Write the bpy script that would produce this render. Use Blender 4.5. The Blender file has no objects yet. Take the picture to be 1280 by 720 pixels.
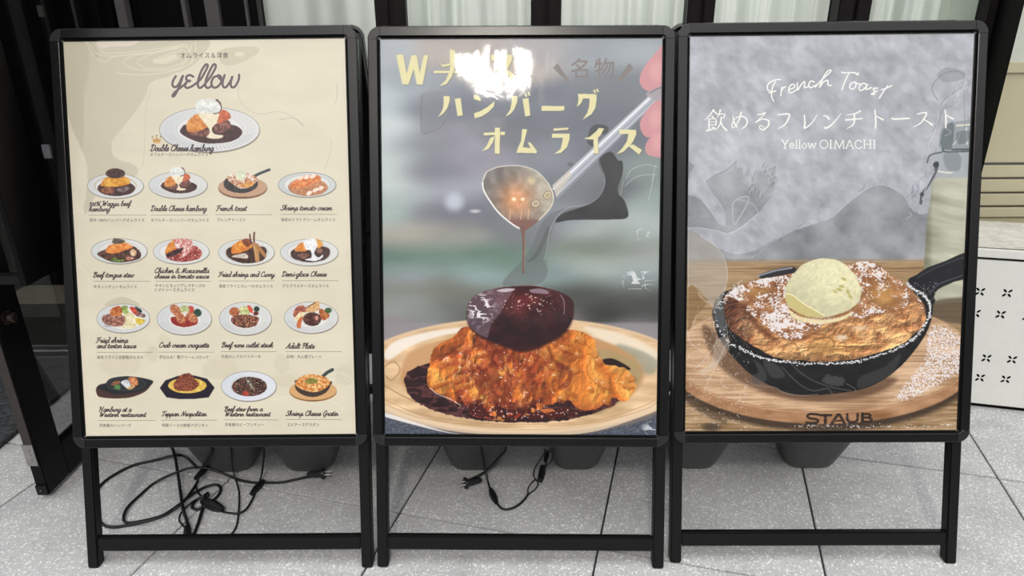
import bpy, bmesh, math, random
import numpy as np
from mathutils import Vector, Matrix

# ------------------------------------------------------------------ camera, sky, lamps, exposure
C = bpy.context.scene.collection
SC = bpy.context.scene
PITCH, ROLL, CAMZ, FPX = 0.37891, -0.00646, 1.17951, 853.81
SC.view_settings.view_transform = 'Standard'; SC.view_settings.look = 'None'
SC.view_settings.exposure = 0.33; SC.view_settings.gamma = 1.0; SC.view_settings.use_curve_mapping = False
_f = np.array([0, math.cos(PITCH), -math.sin(PITCH)]); _u = np.array([0, math.sin(PITCH), math.cos(PITCH)]); _r = np.array([1., 0, 0])
_c, _s = math.cos(ROLL), math.sin(ROLL)
CAM = np.array([_c*_r+_s*_u, -_s*_r+_c*_u, _f])            # rows: right, up, forward
cd = bpy.data.cameras.new('camera'); cam = bpy.data.objects.new('camera', cd); C.objects.link(cam); SC.camera = cam
cd.sensor_width = 36; cd.lens = FPX*36/1280; cd.clip_start = .05
m = Matrix.Identity(4)
for i in range(3): m[i][0], m[i][1], m[i][2] = CAM[0][i], CAM[1][i], -CAM[2][i]
m[2][3] = CAMZ; cam.matrix_world = m
W = bpy.data.worlds.new('sky'); SC.world = W; W.use_nodes = True
nt = W.node_tree; bg = nt.nodes['Background']
tc = nt.nodes.new('ShaderNodeTexCoord'); sp = nt.nodes.new('ShaderNodeSeparateXYZ'); cr = nt.nodes.new('ShaderNodeValToRGB')
mr = nt.nodes.new('ShaderNodeMapRange'); mr.inputs[1].default_value = -1; mr.inputs[2].default_value = 1
nt.links.new(tc.outputs['Generated'], sp.inputs[0]); nt.links.new(sp.outputs[2], mr.inputs[0]); nt.links.new(mr.outputs[0], cr.inputs[0]); nt.links.new(cr.outputs[0], bg.inputs[0])
e = cr.color_ramp.elements; e[0].position = 0; e[0].color = (.22, .22, .22, 1); e[1].position = 1; e[1].color = (1.6, 1.61, 1.63, 1)
for p_, v in ((.49, .16), (.53, .10), (.60, .17), (.70, 1.0), (.80, 1.3)): k = e.new(p_); k.color = (v, v*1.005, v*1.02, 1)
bg.inputs[1].default_value = 1.0
def area(name, loc, target, size, power, col, shape='DISK'):
    l = bpy.data.lights.new(name, 'AREA'); l.shape = shape; l.size = size; l.energy = power; l.color = col
    o = bpy.data.objects.new(name, l); C.objects.link(o); o.location = loc
    o.rotation_euler = (Vector(target)-Vector(loc)).to_track_quat('-Z', 'Y').to_euler(); return o
area('canopy_lamp', (-.24, -1.75, 3.12), (0, 1.5, .8), .29, 36, (1, .93, .82))          # lamp under the canopy in front of the shop
area('curtain_fill', (-.1, 3.3, 2.3), (-.1, 2.45, 1.0), .6, 38, (1, .96, .97)); area('curtain_fill', (1.0, 3.3, 2.3), (1.0, 2.45, 1.0), .6, 38, (1, .96, .97))                 # unseen fill lights added behind the curtains to brighten them

# ------------------------------------------------------------------ helpers
def ray(x, y): return np.array([(x-640)/FPX, -(y-360)/FPX, 1])@CAM
def floor_at(x, y, z=0.0): d = ray(x, y); t = (z-CAMZ)/d[2]; return np.array([0, 0, CAMZ])+d*t
def wall_at(x, y, Y): d = ray(x, y); return np.array([0, 0, CAMZ])+d*(Y/d[1])
def side_at(x, y, X): d = ray(x, y); return np.array([0, 0, CAMZ])+d*(X/d[0])
def plane_at(x, y, p0, n): d = ray(x, y); o = np.array([0, 0, CAMZ]); return o+d*(np.dot(np.array(p0)-o, n)/np.dot(d, n))
def proj(P):
    q = (P-np.array([0, 0, CAMZ]))@CAM.T
    return 640+FPX*q[..., 0]/q[..., 2], 360-FPX*q[..., 1]/q[..., 2]

def mesh(name, V, F, mats, parent=None, smooth=False, uv=None, mi=None, recalc=True):
    me = bpy.data.meshes.new(name); me.from_pydata([tuple(map(float, v)) for v in V], [], F)
    if recalc: bm = bmesh.new(); bm.from_mesh(me); bmesh.ops.recalc_face_normals(bm, faces=bm.faces); bm.to_mesh(me); bm.free()
    for mm in (mats if isinstance(mats, (list, tuple)) else [mats]): me.materials.append(mm)
    if mi is not None: me.polygons.foreach_set('material_index', mi)
    if smooth: me.polygons.foreach_set('use_smooth', [True]*len(me.polygons))
    if smooth and smooth != 'all':
        try: me.set_sharp_from_angle(angle=math.radians(25))
        except Exception: pass
    o = bpy.data.objects.new(name, me); C.objects.link(o)
    if parent is not None: o.parent = parent
    return o
class MB:
    def __init__(s): s.V = []; s.F = []
    def add(s, V, F): n = len(s.V); s.V += [tuple(v) for v in V]; s.F += [tuple(i+n for i in f) for f in F]; return s
    def box(s, x0, x1, y0, y1, z0, z1, b=0.0):
        if b <= 0:
            return s.add([(x, y, z) for z in (z0, z1) for y in (y0, y1) for x in (x0, x1)], [(0,1,3,2),(4,6,7,5),(0,4,5,1),(2,3,7,6),(0,2,6,4),(1,5,7,3)])
        bm = bmesh.new(); bmesh.ops.create_cube(bm, size=1)
        for v in bm.verts: v.co = (x0+(v.co.x+.5)*(x1-x0), y0+(v.co.y+.5)*(y1-y0), z0+(v.co.z+.5)*(z1-z0))
        bmesh.ops.bevel(bm, geom=bm.edges[:], offset=b, segments=2, affect='EDGES', clamp_overlap=True)
        bm.verts.index_update(); s.add([tuple(v.co) for v in bm.verts], [tuple(v.index for v in f.verts) for f in bm.faces]); bm.free(); return s
    def tube(s, pts, r, n=8, cap=True):
        P = [Vector(p) for p in pts]; R = r if isinstance(r, (list, tuple)) else [r]*len(P); V = []; F = []
        up = Vector((0, 0, 1)); t0 = (P[1]-P[0]).normalized(); u = t0.cross(up if abs(t0.z) < .9 else Vector((1, 0, 0))).normalized()
        for i, p in enumerate(P):
            t = (P[min(i+1, len(P)-1)]-P[max(i-1, 0)]).normalized(); u = (u-t*u.dot(t)).normalized(); v = t.cross(u)
            V += [p+(u*math.cos(2*math.pi*k/n)+v*math.sin(2*math.pi*k/n))*R[i] for k in range(n)]
        for i in range(len(P)-1):
            for k in range(n): a = i*n+k; b = i*n+(k+1) % n; F.append((a, b, b+n, a+n))
        if cap: F.append(tuple(range(n))[::-1]); F.append(tuple(range((len(P)-1)*n, len(P)*n)))
        return s.add(V, F)
    def prism(s, prof, fn, t0, t1):
        """profile (u,v) swept from t0 to t1; fn(u,v,t) -> xyz"""
        n = len(prof); V = [fn(u, v, t0) for u, v in prof]+[fn(u, v, t1) for u, v in prof]
        return s.add(V, [(i, (i+1) % n, (i+1) % n+n, i+n) for i in range(n)]+[tuple(range(n)), tuple(range(n, 2*n))])
    def map(s, fn): s.V = [tuple(fn(*v)) for v in s.V]; return s
    def obj(s, name, mat, parent=None, smooth=False): return mesh(name, s.V, s.F, mat, parent, smooth)
def tag(o, label, cat=None, group=None, kind=None):
    if label: o['label'] = label
    if cat: o['category'] = cat
    if group: o['group'] = group
    if kind: o['kind'] = kind
    return o
def thing(name, label, cat, loc=(0, 0, 0), rot=(0, 0, 0), group=None):
    o = bpy.data.objects.new(name, None); o.empty_display_size = .1; C.objects.link(o); o.location = loc; o.rotation_euler = rot
    return tag(o, label, cat, group)
def spl3(pts, n=8):
    P = [Vector(p) for p in pts]; out = []
    for i in range(len(P)-1):
        a, b, c, d = P[max(i-1, 0)], P[i], P[i+1], P[min(i+2, len(P)-1)]
        for k in range(n):
            t = k/n; out.append(.5*((2*b)+(c-a)*t+(2*a-5*b+4*c-d)*t*t+(3*b-a-3*c+d)*t**3))
    return out+[P[-1]]

# ------------------------------------------------------------------ materials
class NT:
    def __init__(s, name):
        s.m = bpy.data.materials.new(name); s.m.use_nodes = True; s.t = s.m.node_tree; s.b = s.t.nodes['Principled BSDF']; s.out = s.t.nodes['Material Output']
    def n(s, ty, **k):
        q = s.t.nodes.new('ShaderNode'+ty)
        for a, v in k.items():
            if a.startswith('i_'): q.inputs[int(a[2:]) if a[2:].isdigit() else a[2:].replace('_', ' ')].default_value = v
            else: setattr(q, a, v)
        return q
    def l(s, a, b): s.t.links.new(a, b)
    def obj(s, sc=(1, 1, 1)):
        q = s.n('TexCoord'); mp = s.n('Mapping'); mp.inputs['Scale'].default_value = sc; s.l(q.outputs['Object'], mp.inputs[0]); return mp.outputs[0]
    def ramp(s, fac, stops):
        q = s.n('ValToRGB'); e = q.color_ramp.elements; s.l(fac, q.inputs[0])
        for i, (p, c) in enumerate(stops):
            k = e[i] if i < 2 else e.new(p); k.position = p; k.color = tuple(c)+(1,)
        return q.outputs[0]
def lin(r, g, b): return tuple(((v/255)/12.92 if v/255 < .04045 else ((v/255+.055)/1.055)**2.4) for v in (r, g, b))
def plain(name, col, rough=.5, metal=0, spec=.5, var=.12, scale=40, bump=0.0, bs=200, obj_space=True):
    q = NT(name); q.b.inputs['Roughness'].default_value = rough; q.b.inputs['Metallic'].default_value = metal; q.b.inputs['Specular IOR Level'].default_value = spec
    v = q.obj(); nz = q.n('TexNoise'); nz.inputs['Scale'].default_value = scale; nz.inputs['Detail'].default_value = 5; q.l(v, nz.inputs['Vector'])
    c = lin(*col); q.l(q.ramp(nz.outputs[0], [(.3, [x*(1-var) for x in c]), (.7, [min(1, x*(1+var)) for x in c])]), q.b.inputs['Base Color'])
    if bump:
        n2 = q.n('TexNoise'); n2.inputs['Scale'].default_value = bs; q.l(v, n2.inputs['Vector']); b = q.n('Bump'); b.inputs['Strength'].default_value = bump; b.inputs['Distance'].default_value = .002
        q.l(n2.outputs[0], b.inputs['Height']); q.l(b.outputs[0], q.b.inputs['Normal'])
    return q.m
M = {}
M['frame'] = plain('black_plastic_profile', (12, 12, 13), .25, bump=.08, bs=600)
M['cap'] = plain('black_plastic_corner', (22, 23, 25), .42, bump=.1, bs=500)
M['tube'] = plain('black_painted_tube', (9, 8, 8), .45, spec=.28, bump=.05)
M['cord'] = plain('black_rubber', (16, 16, 19), .45)
M['metal'] = plain('steel', (170, 168, 165), .3, 1)
M['bronze'] = plain('bronze', (92, 80, 74), .35, 1)
M['tub'] = plain('grey_green_plastic', (74, 77, 75), .5, bump=.08, bs=300)
M['black'] = plain('black_anodised', (8, 7, 8), .4, spec=.15)
M['dark'] = plain('dark_frame', (24, 20, 21), .45, spec=.2)
M['slot'] = plain('black_slot', (14, 14, 14), .9, spec=.1)
M['room'] = plain('dark_interior', (16, 14, 13), .9, spec=.05)
M['roomfloor'] = plain('dark_interior_floor', (58, 57, 52), .6, var=.3, scale=6)
M['beige'] = plain('beige_metal_sheet', (204, 196, 166), .5, var=.03, scale=5)
M['pale'] = plain('pale_green_panel', (214, 220, 208), .5, var=.03)
M['whitemetal'] = plain('white_coated_metal', (230, 230, 224), .45, var=.02, bump=.05, bs=20)
M['greytrim'] = plain('grey_trim', (84, 82, 82), .5)
M['switch'] = plain('grey_switch_plate', (176, 178, 184), .5)

def tile_mat():
    q = NT('terrazzo_tile'); v = q.obj(); oi = q.n('ObjectInfo')
    ad = q.n('VectorMath', operation='ADD'); q.l(v, ad.inputs[0]); mul = q.n('VectorMath', operation='SCALE'); mul.inputs['Scale'].default_value = 9
    cb = q.n('CombineXYZ'); q.l(oi.outputs['Random'], cb.inputs[0]); q.l(oi.outputs['Random'], cb.inputs[1]); q.l(cb.outputs[0], mul.inputs[0]); q.l(mul.outputs[0], ad.inputs[1])
    vo = q.n('TexVoronoi'); vo.inputs['Scale'].default_value = 260; vo.inputs['Randomness'].default_value = 1; q.l(ad.outputs[0], vo.inputs['Vector'])
    vr = q.ramp(vo.outputs['Color'], [(.0, (.40, .40, .405)), (.35, (.51, .51, .51)), (.72, (.55, .55, .545)), (.86, (.82, .82, .80))])
    n1 = q.n('TexNoise'); n1.inputs['Scale'].default_value = 5; n1.inputs['Detail'].default_value = 6; q.l(ad.outputs[0], n1.inputs['Vector'])
    st = q.ramp(n1.outputs[0], [(.32, (.72, .72, .73)), (.55, (1, 1, 1))])
    mx = q.n('Mix', data_type='RGBA', blend_type='MULTIPLY'); mx.inputs[0].default_value = .55; q.l(vr, mx.inputs[6]); q.l(st, mx.inputs[7])
    # scuffs: dark rubbed streaks
    wv = q.n('TexNoise'); wv.inputs['Scale'].default_value = 3.2; wv.inputs['Detail'].default_value = 8; wv.inputs['Distortion'].default_value = 1.2; q.l(ad.outputs[0], wv.inputs['Vector'])
    sr = q.ramp(wv.outputs[0], [(.60, (1, 1, 1)), (.72, (.78, .78, .78))]); m2 = q.n('Mix', data_type='RGBA', blend_type='MULTIPLY'); m2.inputs[0].default_value = .6; q.l(mx.outputs[2], m2.inputs[6]); q.l(sr, m2.inputs[7])
    q.l(m2.outputs[2], q.b.inputs['Base Color']); q.b.inputs['Roughness'].default_value = .62; q.b.inputs['Specular IOR Level'].default_value = .3
    b = q.n('Bump'); b.inputs['Strength'].default_value = .35; b.inputs['Distance'].default_value = .0012; q.l(vo.outputs['Distance'], b.inputs['Height']); q.l(b.outputs[0], q.b.inputs['Normal'])
    return q.m
M['tile'] = tile_mat()
M['grout'] = plain('dark_grout', (58, 58, 60), .9)
def mat_mat():
    q = NT('ribbed_mat'); v = q.obj(); w = q.n('TexNoise'); w.inputs['Scale'].default_value = 60; q.l(v, w.inputs['Vector'])
    q.l(q.ramp(w.outputs[0], [(.35, lin(34, 35, 37)), (.7, lin(66, 68, 70))]), q.b.inputs['Base Color']); q.b.inputs['Roughness'].default_value = .95
    b = q.n('Bump'); b.inputs['Strength'].default_value = .8; b.inputs['Distance'].default_value = .004; q.l(w.outputs[0], b.inputs['Height']); q.l(b.outputs[0], q.b.inputs['Normal']); return q.m
M['mat'] = mat_mat()
def cloth():
    q = NT('curtain_cloth'); v = q.obj((1, 1, 1)); w = q.n('TexWave', wave_type='BANDS', bands_direction='X'); w.inputs['Scale'].default_value = 180; w.inputs['Distortion'].default_value = 1.5; q.l(v, w.inputs['Vector'])
    q.l(q.ramp(w.outputs[0], [(0, lin(206, 212, 205)), (1, lin(228, 232, 226))]), q.b.inputs['Base Color']); q.b.inputs['Roughness'].default_value = .9
    tr = q.n('BsdfTranslucent'); tr.inputs[0].default_value = lin(226, 228, 222)+(1,); mx = q.n('MixShader'); mx.inputs[0].default_value = .3; q.l(q.b.outputs[0], mx.inputs[1]); q.l(tr.outputs[0], mx.inputs[2]); q.l(mx.outputs[0], q.out.inputs[0]); return q.m
M['cloth'] = cloth()
def clear(name, refl=2.0, rough=.03, tint=(1, 1, 1), bump=0.0, ior=1.45, bs=30):
    q = NT(name); q.t.nodes.remove(q.b); t = q.n('BsdfTransparent'); t.inputs[0].default_value = tint+(1,); g = q.n('BsdfGlossy'); g.inputs['Roughness'].default_value = rough
    f = q.n('Fresnel'); ge = q.n('NewGeometry'); mp = q.n('MapRange'); mp.inputs[3].default_value = ior; mp.inputs[4].default_value = 1/ior; q.l(ge.outputs['Backfacing'], mp.inputs[0]); q.l(mp.outputs[0], f.inputs[0]); mu = q.n('Math', operation='MULTIPLY', use_clamp=True); mu.inputs[1].default_value = refl; q.l(f.outputs[0], mu.inputs[0])
    mx = q.n('MixShader'); q.l(mu.outputs[0], mx.inputs[0]); q.l(t.outputs[0], mx.inputs[1]); q.l(g.outputs[0], mx.inputs[2]); q.l(mx.outputs[0], q.out.inputs[0])
    if bump:
        v = q.obj(); nz = q.n('TexNoise'); nz.inputs['Scale'].default_value = bs; nz.inputs['Detail'].default_value = 3; nz.inputs['Distortion'].default_value = .6; q.l(v, nz.inputs['Vector'])
        b = q.n('Bump'); b.inputs['Strength'].default_value = bump; b.inputs['Distance'].default_value = .003; q.l(nz.outputs[0], b.inputs['Height']); q.l(b.outputs[0], g.inputs['Normal']); q.l(b.outputs[0], f.inputs['Normal'])
    return q.m
M['glass'] = clear('window_glass', 1.6, .0, (.93, .95, .94))
M['doorglass'] = clear('smoked_door_glass', 1.4, .0, (.62, .62, .62))
M['film'] = clear('clear_cover_film', 1.5, .09, (.985, .985, .985), bump=.12, bs=22)
def wrap():
    q = NT('crinkled_white_top'); v = q.obj((1, 1.6, 1)); nz = q.n('TexNoise'); nz.inputs['Scale'].default_value = 26; nz.inputs['Detail'].default_value = 6; nz.inputs['Distortion'].default_value = 1.2; q.l(v, nz.inputs['Vector'])
    q.l(q.ramp(nz.outputs[0], [(.35, lin(196, 194, 184)), (.65, lin(226, 224, 214))]), q.b.inputs['Base Color']); q.b.inputs['Roughness'].default_value = .35
    b = q.n('Bump'); b.inputs['Strength'].default_value = .7; b.inputs['Distance'].default_value = .006; q.l(nz.outputs[0], b.inputs['Height']); q.l(b.outputs[0], q.b.inputs['Normal']); return q.m
M['wrap'] = wrap()
# ------------------------------------------------------------------ printed artwork (numpy generated images)
def hashn(ix, iy, seed):
    n = (ix.astype(np.int64)*374761393 + iy.astype(np.int64)*668265263 + seed*1442695041) & 0xffffffff
    n = ((n ^ (n >> 13))*1274126177) & 0xffffffff
    return ((n ^ (n >> 16)) & 0xffff).astype(np.float32)/65535.0
def vnoise(x, y, seed=0):
    x0 = np.floor(x); y0 = np.floor(y); fx = (x-x0).astype(np.float32); fy = (y-y0).astype(np.float32)
    fx = fx*fx*(3-2*fx); fy = fy*fy*(3-2*fy)
    ix = x0.astype(np.int64); iy = y0.astype(np.int64)
    mx0, my0 = int(ix.min()), int(iy.min()); w, h = int(ix.max())-mx0+2, int(iy.max())-my0+2
    gy, gx = np.mgrid[my0:my0+h, mx0:mx0+w]; T = hashn(gx, gy, seed).ravel()
    k = (iy-my0)*w+(ix-mx0)
    a = T[k]; b = T[k+1]; c = T[k+w]; d = T[k+w+1]
    return (a+(b-a)*fx)*(1-fy)+(c+(d-c)*fx)*fy
def fbm(x, y, seed=0, o=4):
    s = 0; a = .5; t = 0
    for i in range(o):
        s = s+a*vnoise(x*2**i+7.3*i, y*2**i+3.1*i, seed+i); t += a; a *= .5
    return s/t
def ridge(x, y, seed=0, o=3):
    s = 0; a = .5; t = 0
    for i in range(o):
        s = s+a*(1-abs(2*vnoise(x*2**i, y*2**i+5.7*i, seed+i)-1)); t += a; a *= .5
    return s/t
def sst(a, b, x):
    t = np.clip((x-a)/(b-a), 0, 1); return t*t*(3-2*t)
def spline(pts, closed=False, n=6):
    p = np.array(pts, float); m = len(p); out = []
    if m < 3 and not closed: return p
    for i in range(m if closed else m-1):
        if closed: a, b, c, d = p[i-1], p[i], p[(i+1) % m], p[(i+2) % m]
        else: a, b, c, d = p[max(i-1, 0)], p[i], p[i+1], p[min(i+2, m-1)]
        for k in range(n):
            t = k/n
            out.append(.5*((2*b)+(-a+c)*t+(2*a-5*b+4*c-d)*t*t+(-a+3*b-3*c+d)*t**3))
    if not closed: out.append(p[-1])
    return np.array(out)
def boxblur(m, r):
    r = int(max(1, r))
    for ax in (0, 1):
        p = np.concatenate([np.repeat(m.take([0], ax), r, ax), m, np.repeat(m.take([-1], ax), r, ax)], ax)
        c = np.cumsum(p, ax, dtype=np.float64)
        z = np.zeros_like(c.take([0], ax)); c = np.concatenate([z, c], ax)
        n = m.shape[ax]; a = c.take(np.arange(2*r+1, 2*r+1+n)-0, ax) if False else c.take(np.arange(n)+2*r+1, ax, mode='clip'); b = c.take(np.arange(n), ax)
        m = ((a-b)/(2*r+1)).astype(np.float32)
    return m
def relief(h, k=1.0, lx=-.5, ly=-.7):
    gy, gx = np.gradient(h); return np.clip(.5-(gx*lx*-1+gy*ly*-1)*k*-1, 0, 1)
def zc(ox, oy, s, pts):                       # measurements taken on an enlarged view -> sheet units
    return [(ox+p[0]/s, oy+p[1]/s) for p in pts]

class Art:
    """One printed sheet.  X, Y hold the sheet coordinates (measurement units) of every texel."""
    def __init__(s, X, Y):
        s.X, s.Y = X.astype(np.float32), Y.astype(np.float32); s.H, s.W = X.shape
        s.im = np.zeros((s.H, s.W, 3), np.float32)
        s.sc = s.W/float(X.max()-X.min())
    def win(s, x0, y0, x1, y1, m=4):
        Yc0, Yc1 = s.Y[:, 0], s.Y[:, -1]; Xr0, Xr1 = s.X[0], s.X[-1]
        r = np.where((np.maximum(Yc0, Yc1) > y0-m) & (np.minimum(Yc0, Yc1) < y1+m))[0]
        c = np.where((np.maximum(Xr0, Xr1) > x0-m) & (np.minimum(Xr0, Xr1) < x1+m))[0]
        if len(r) == 0 or len(c) == 0: return None
        return (slice(r[0], r[-1]+1), slice(c[0], c[-1]+1))
    def mix(s, w, m, col):
        m = m[..., None]; s.im[w] += (np.asarray(col, np.float32)/ (255.0 if np.max(col) > 1.5 else 1.0)-s.im[w])*m
    def pmask(s, w, P, rag=0, rs=.3, seed=1, x=None, y=None):
        X = s.X[w] if x is None else x; Y = s.Y[w] if y is None else y
        if rag:
            X = X+rag*(fbm(X*rs, Y*rs, seed, 3)-.5)*2; Y = Y+rag*(fbm(X*rs+40, Y*rs, seed+9, 3)-.5)*2
        ins = np.zeros(X.shape, bool)
        n = len(P)
        for i in range(n):
            xa, ya = P[i]; xb, yb = P[(i+1) % n]
            if ya == yb: continue
            c = ((ya > Y) != (yb > Y))
            ins ^= c & (X < (xb-xa)*(Y-ya)/(yb-ya)+xa)
        return ins.astype(np.float32)
    def poly(s, pts, col, sm=True, a=1, blur=0, rag=0, rs=.3, seed=1, tex=None):
        P = spline(pts, True) if sm else np.array(pts, float)
        b = blur+rag+2
        w = s.win(P[:, 0].min(), P[:, 1].min(), P[:, 0].max(), P[:, 1].max(), b*1.5+2)
        if w is None: return None
        m = s.pmask(w, P, rag, rs, seed)
        m = boxblur(m, 1) if blur == 0 else boxblur(boxblur(m, blur*s.sc*.6), blur*s.sc*.6)
        if tex is not None: col = tex(s.X[w], s.Y[w])
        s.mix(w, m*a, col); return w, m
    def ell(s, cx, cy, rx, ry, col, a=1, soft=.4, ang=0, tex=None, rag=0, rs=.4, seed=3, y0=None, y1=None):
        R = max(rx, ry)*(1+.2)+soft*2+rag+1
        w = s.win(cx-R, cy-R, cx+R, cy+R)
        if w is None: return
        X, Y = s.X[w], s.Y[w]; dx, dy = X-cx, Y-cy
        if rag: dx = dx+rag*(fbm(X*rs, Y*rs, seed, 3)-.5)*2; dy = dy+rag*(fbm(X*rs+31, Y*rs, seed+5, 3)-.5)*2
        c, q = math.cos(ang), math.sin(ang); u, v = (dx*c+dy*q)/rx, (-dx*q+dy*c)/ry
        d = np.sqrt(u*u+v*v)
        k = soft/min(rx, ry)
        m = 1-sst(1-k, 1+k, d)
        if y0 is not None: m = m*sst(y0-.5, y0+.5, Y)
        if y1 is not None: m = m*(1-sst(y1-.5, y1+.5, Y))
        if tex is not None: col = tex(X, Y)
        s.mix(w, m*a, col)
    def ring(s, cx, cy, rx, ry, wd, col, a=1, ang=0):
        w = s.win(cx-rx-2, cy-ry-2, cx+rx+2, cy+ry+2)
        if w is None: return
        X, Y = s.X[w]-cx, s.Y[w]-cy; c, q = math.cos(ang), math.sin(ang); X, Y = X*c+Y*q, -X*q+Y*c
        d = np.sqrt((X/rx)**2+(Y/ry)**2); g = np.sqrt((X/rx**2)**2+(Y/ry**2)**2)/np.maximum(d, 1e-3)
        d = abs(d-1)/np.maximum(g, 1e-5)
        s.mix(w, a*(1-sst(wd*.5-.2, wd*.5+.35, d)), col)
    def stroke(s, pts, wd, col, sm=True, a=1, soft=.25, n=6):
        P = spline(pts, False, n) if sm else np.array(pts, float)
        wd = np.asarray(wd, float); ws = np.interp(np.linspace(0, 1, len(P)), np.linspace(0, 1, wd.size), wd.ravel()) if wd.size > 1 else np.full(len(P), float(wd))
        R = ws.max()
        w = s.win(P[:, 0].min(), P[:, 1].min(), P[:, 0].max(), P[:, 1].max(), R+1)
        if w is None: return
        D = np.full(s.X[w].shape, 9., np.float32); X, Y = s.X[w], s.Y[w]
        rr, cc = w[0].start, w[1].start
        for i in range(len(P)-1):
            (xa, ya), (xb, yb) = P[i], P[i+1]
            v = s.win(min(xa, xb), min(ya, yb), max(xa, xb), max(ya, yb), ws[i]+.8)
            if v is None: continue
            Xs, Ys = s.X[v], s.Y[v]; dx, dy = xb-xa, yb-ya
            t = np.clip(((Xs-xa)*dx+(Ys-ya)*dy)/max(dx*dx+dy*dy, 1e-9), 0, 1)
            d = np.sqrt((Xs-xa-t*dx)**2+(Ys-ya-t*dy)**2)-(ws[i]+(ws[i+1]-ws[i])*t)*.5
            a0, b0 = v[0].start-rr, v[1].start-cc
            if a0 < 0 or b0 < 0: continue
            sub = D[a0:a0+d.shape[0], b0:b0+d.shape[1]]
            np.minimum(sub, d[:sub.shape[0], :sub.shape[1]], out=sub)
        s.mix(w, a*(1-sst(-soft, soft, D)), col)
    def rbf(s, samples, sig, w=None):
        w = w or (slice(0, s.H), slice(0, s.W)); st = 8
        X, Y = s.X[w][::st, ::st], s.Y[w][::st, ::st]; S = np.array(samples, float)
        acc = np.zeros(X.shape+(3,)); tw = np.zeros(X.shape)
        for x, y, r, g, b in S:
            k = np.exp(-((X-x)**2/2.6+((Y-y)*1.5)**2)/(2*sig*sig))+1e-9/(((X-x)**2+(Y-y)**2)+1)
            acc += k[..., None]*np.array([r, g, b]); tw += k
        acc = (acc/tw[..., None]/255).astype(np.float32)
        acc = np.stack([boxblur(boxblur(acc[..., i], 2), 2) for i in range(3)], -1)
        h, wd = s.X[w].shape
        yi = np.arange(h)/st; xi = np.arange(wd)/st
        y0 = np.clip(yi.astype(int), 0, acc.shape[0]-1); y1 = np.clip(y0+1, 0, acc.shape[0]-1); x0 = np.clip(xi.astype(int), 0, acc.shape[1]-1); x1 = np.clip(x0+1, 0, acc.shape[1]-1)
        fy = (yi-y0)[:, None, None]; fx = (xi-x0)[None, :, None]
        return ((acc[y0][:, x0]*(1-fx)+acc[y0][:, x1]*fx)*(1-fy)+(acc[y1][:, x0]*(1-fx)+acc[y1][:, x1]*fx)*fy).astype(np.float32)
    def tris(s, V, col, a=1):
        """fill triangles (n,3,2) given in sheet units"""
        w = s.win(V[..., 0].min(), V[..., 1].min(), V[..., 0].max(), V[..., 1].max())
        if w is None: return
        # 2x supersampled coverage on a regular local lattice
        X, Y = s.X[w], s.Y[w]; H, W = X.shape; ss = 3
        A = np.stack([X[0, -1]-X[0, 0], Y[0, -1]-Y[0, 0]])/(W-1); B = np.stack([X[-1, 0]-X[0, 0], Y[-1, 0]-Y[0, 0]])/(H-1)
        Mi = np.linalg.inv(np.array([[A[0], B[0]], [A[1], B[1]]]))
        Q = ((V-np.array([X[0, 0], Y[0, 0]]))@Mi.T+.5)*ss
        cov = np.zeros((H*ss, W*ss), bool)
        for t in Q:
            x0, y0 = np.floor(t.min(0)).astype(int); x1, y1 = np.ceil(t.max(0)).astype(int)+1
            x0 = max(x0, 0); y0 = max(y0, 0); x1 = min(x1, W*ss); y1 = min(y1, H*ss)
            if x1 <= x0 or y1 <= y0: continue
            gx = np.arange(x0, x1)[None, :]+.5; gy = np.arange(y0, y1)[:, None]+.5
            e = []
            for i in range(3):
                a0, b0 = t[i], t[(i+1) % 3]; e.append((b0[0]-a0[0])*(gy-a0[1])-(b0[1]-a0[1])*(gx-a0[0]))
            m = ((e[0] >= 0) & (e[1] >= 0) & (e[2] >= 0)) | ((e[0] <= 0) & (e[1] <= 0) & (e[2] <= 0))
            cov[y0:y1, x0:x1] |= m
        c = cov.reshape(H, ss, W, ss).mean((1, 3)).astype(np.float32)
        s.mix(w, c*a, col)

_glyph = {}
def text_tris(txt, bold=0.0):
    """triangles of a line of text set in Blender's built-in font, fitted to a unit-wide box"""
    k = (txt, bold)
    if k in _glyph: return _glyph[k]
    cu = bpy.data.curves.new('lettering', 'FONT'); cu.body = txt; cu.offset = bold; cu.resolution_u = 3
    ob = bpy.data.objects.new('lettering', cu); C.objects.link(ob)
    me = ob.to_mesh(); me.calc_loop_triangles()
    V = np.array([v.co[:2] for v in me.vertices]); T = np.array([t.vertices[:] for t in me.loop_triangles])
    r = V[T] if len(T) else np.zeros((0, 3, 2))
    ob.to_mesh_clear(); bpy.data.objects.remove(ob); bpy.data.curves.remove(cu)
    _glyph[k] = r; return r
def put_text(A, txt, x0, x1, yb, h, col, bold=0.0, a=1, shear=0, dy=0):
    """x0..x1 horizontal extent, yb baseline of the box, h height of the glyph bounds"""
    V = text_tris(txt, bold).copy()
    if len(V) == 0: return
    mn = V.reshape(-1, 2).min(0); mx = V.reshape(-1, 2).max(0)
    u = (V-mn)/(mx-mn)
    X = x0+(x1-x0)*u[..., 0]; Y = yb-h*u[..., 1]+dy*u[..., 0]
    X = X+shear*(yb-Y)
    A.tris(np.stack([X, Y], -1), col, a)

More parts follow.
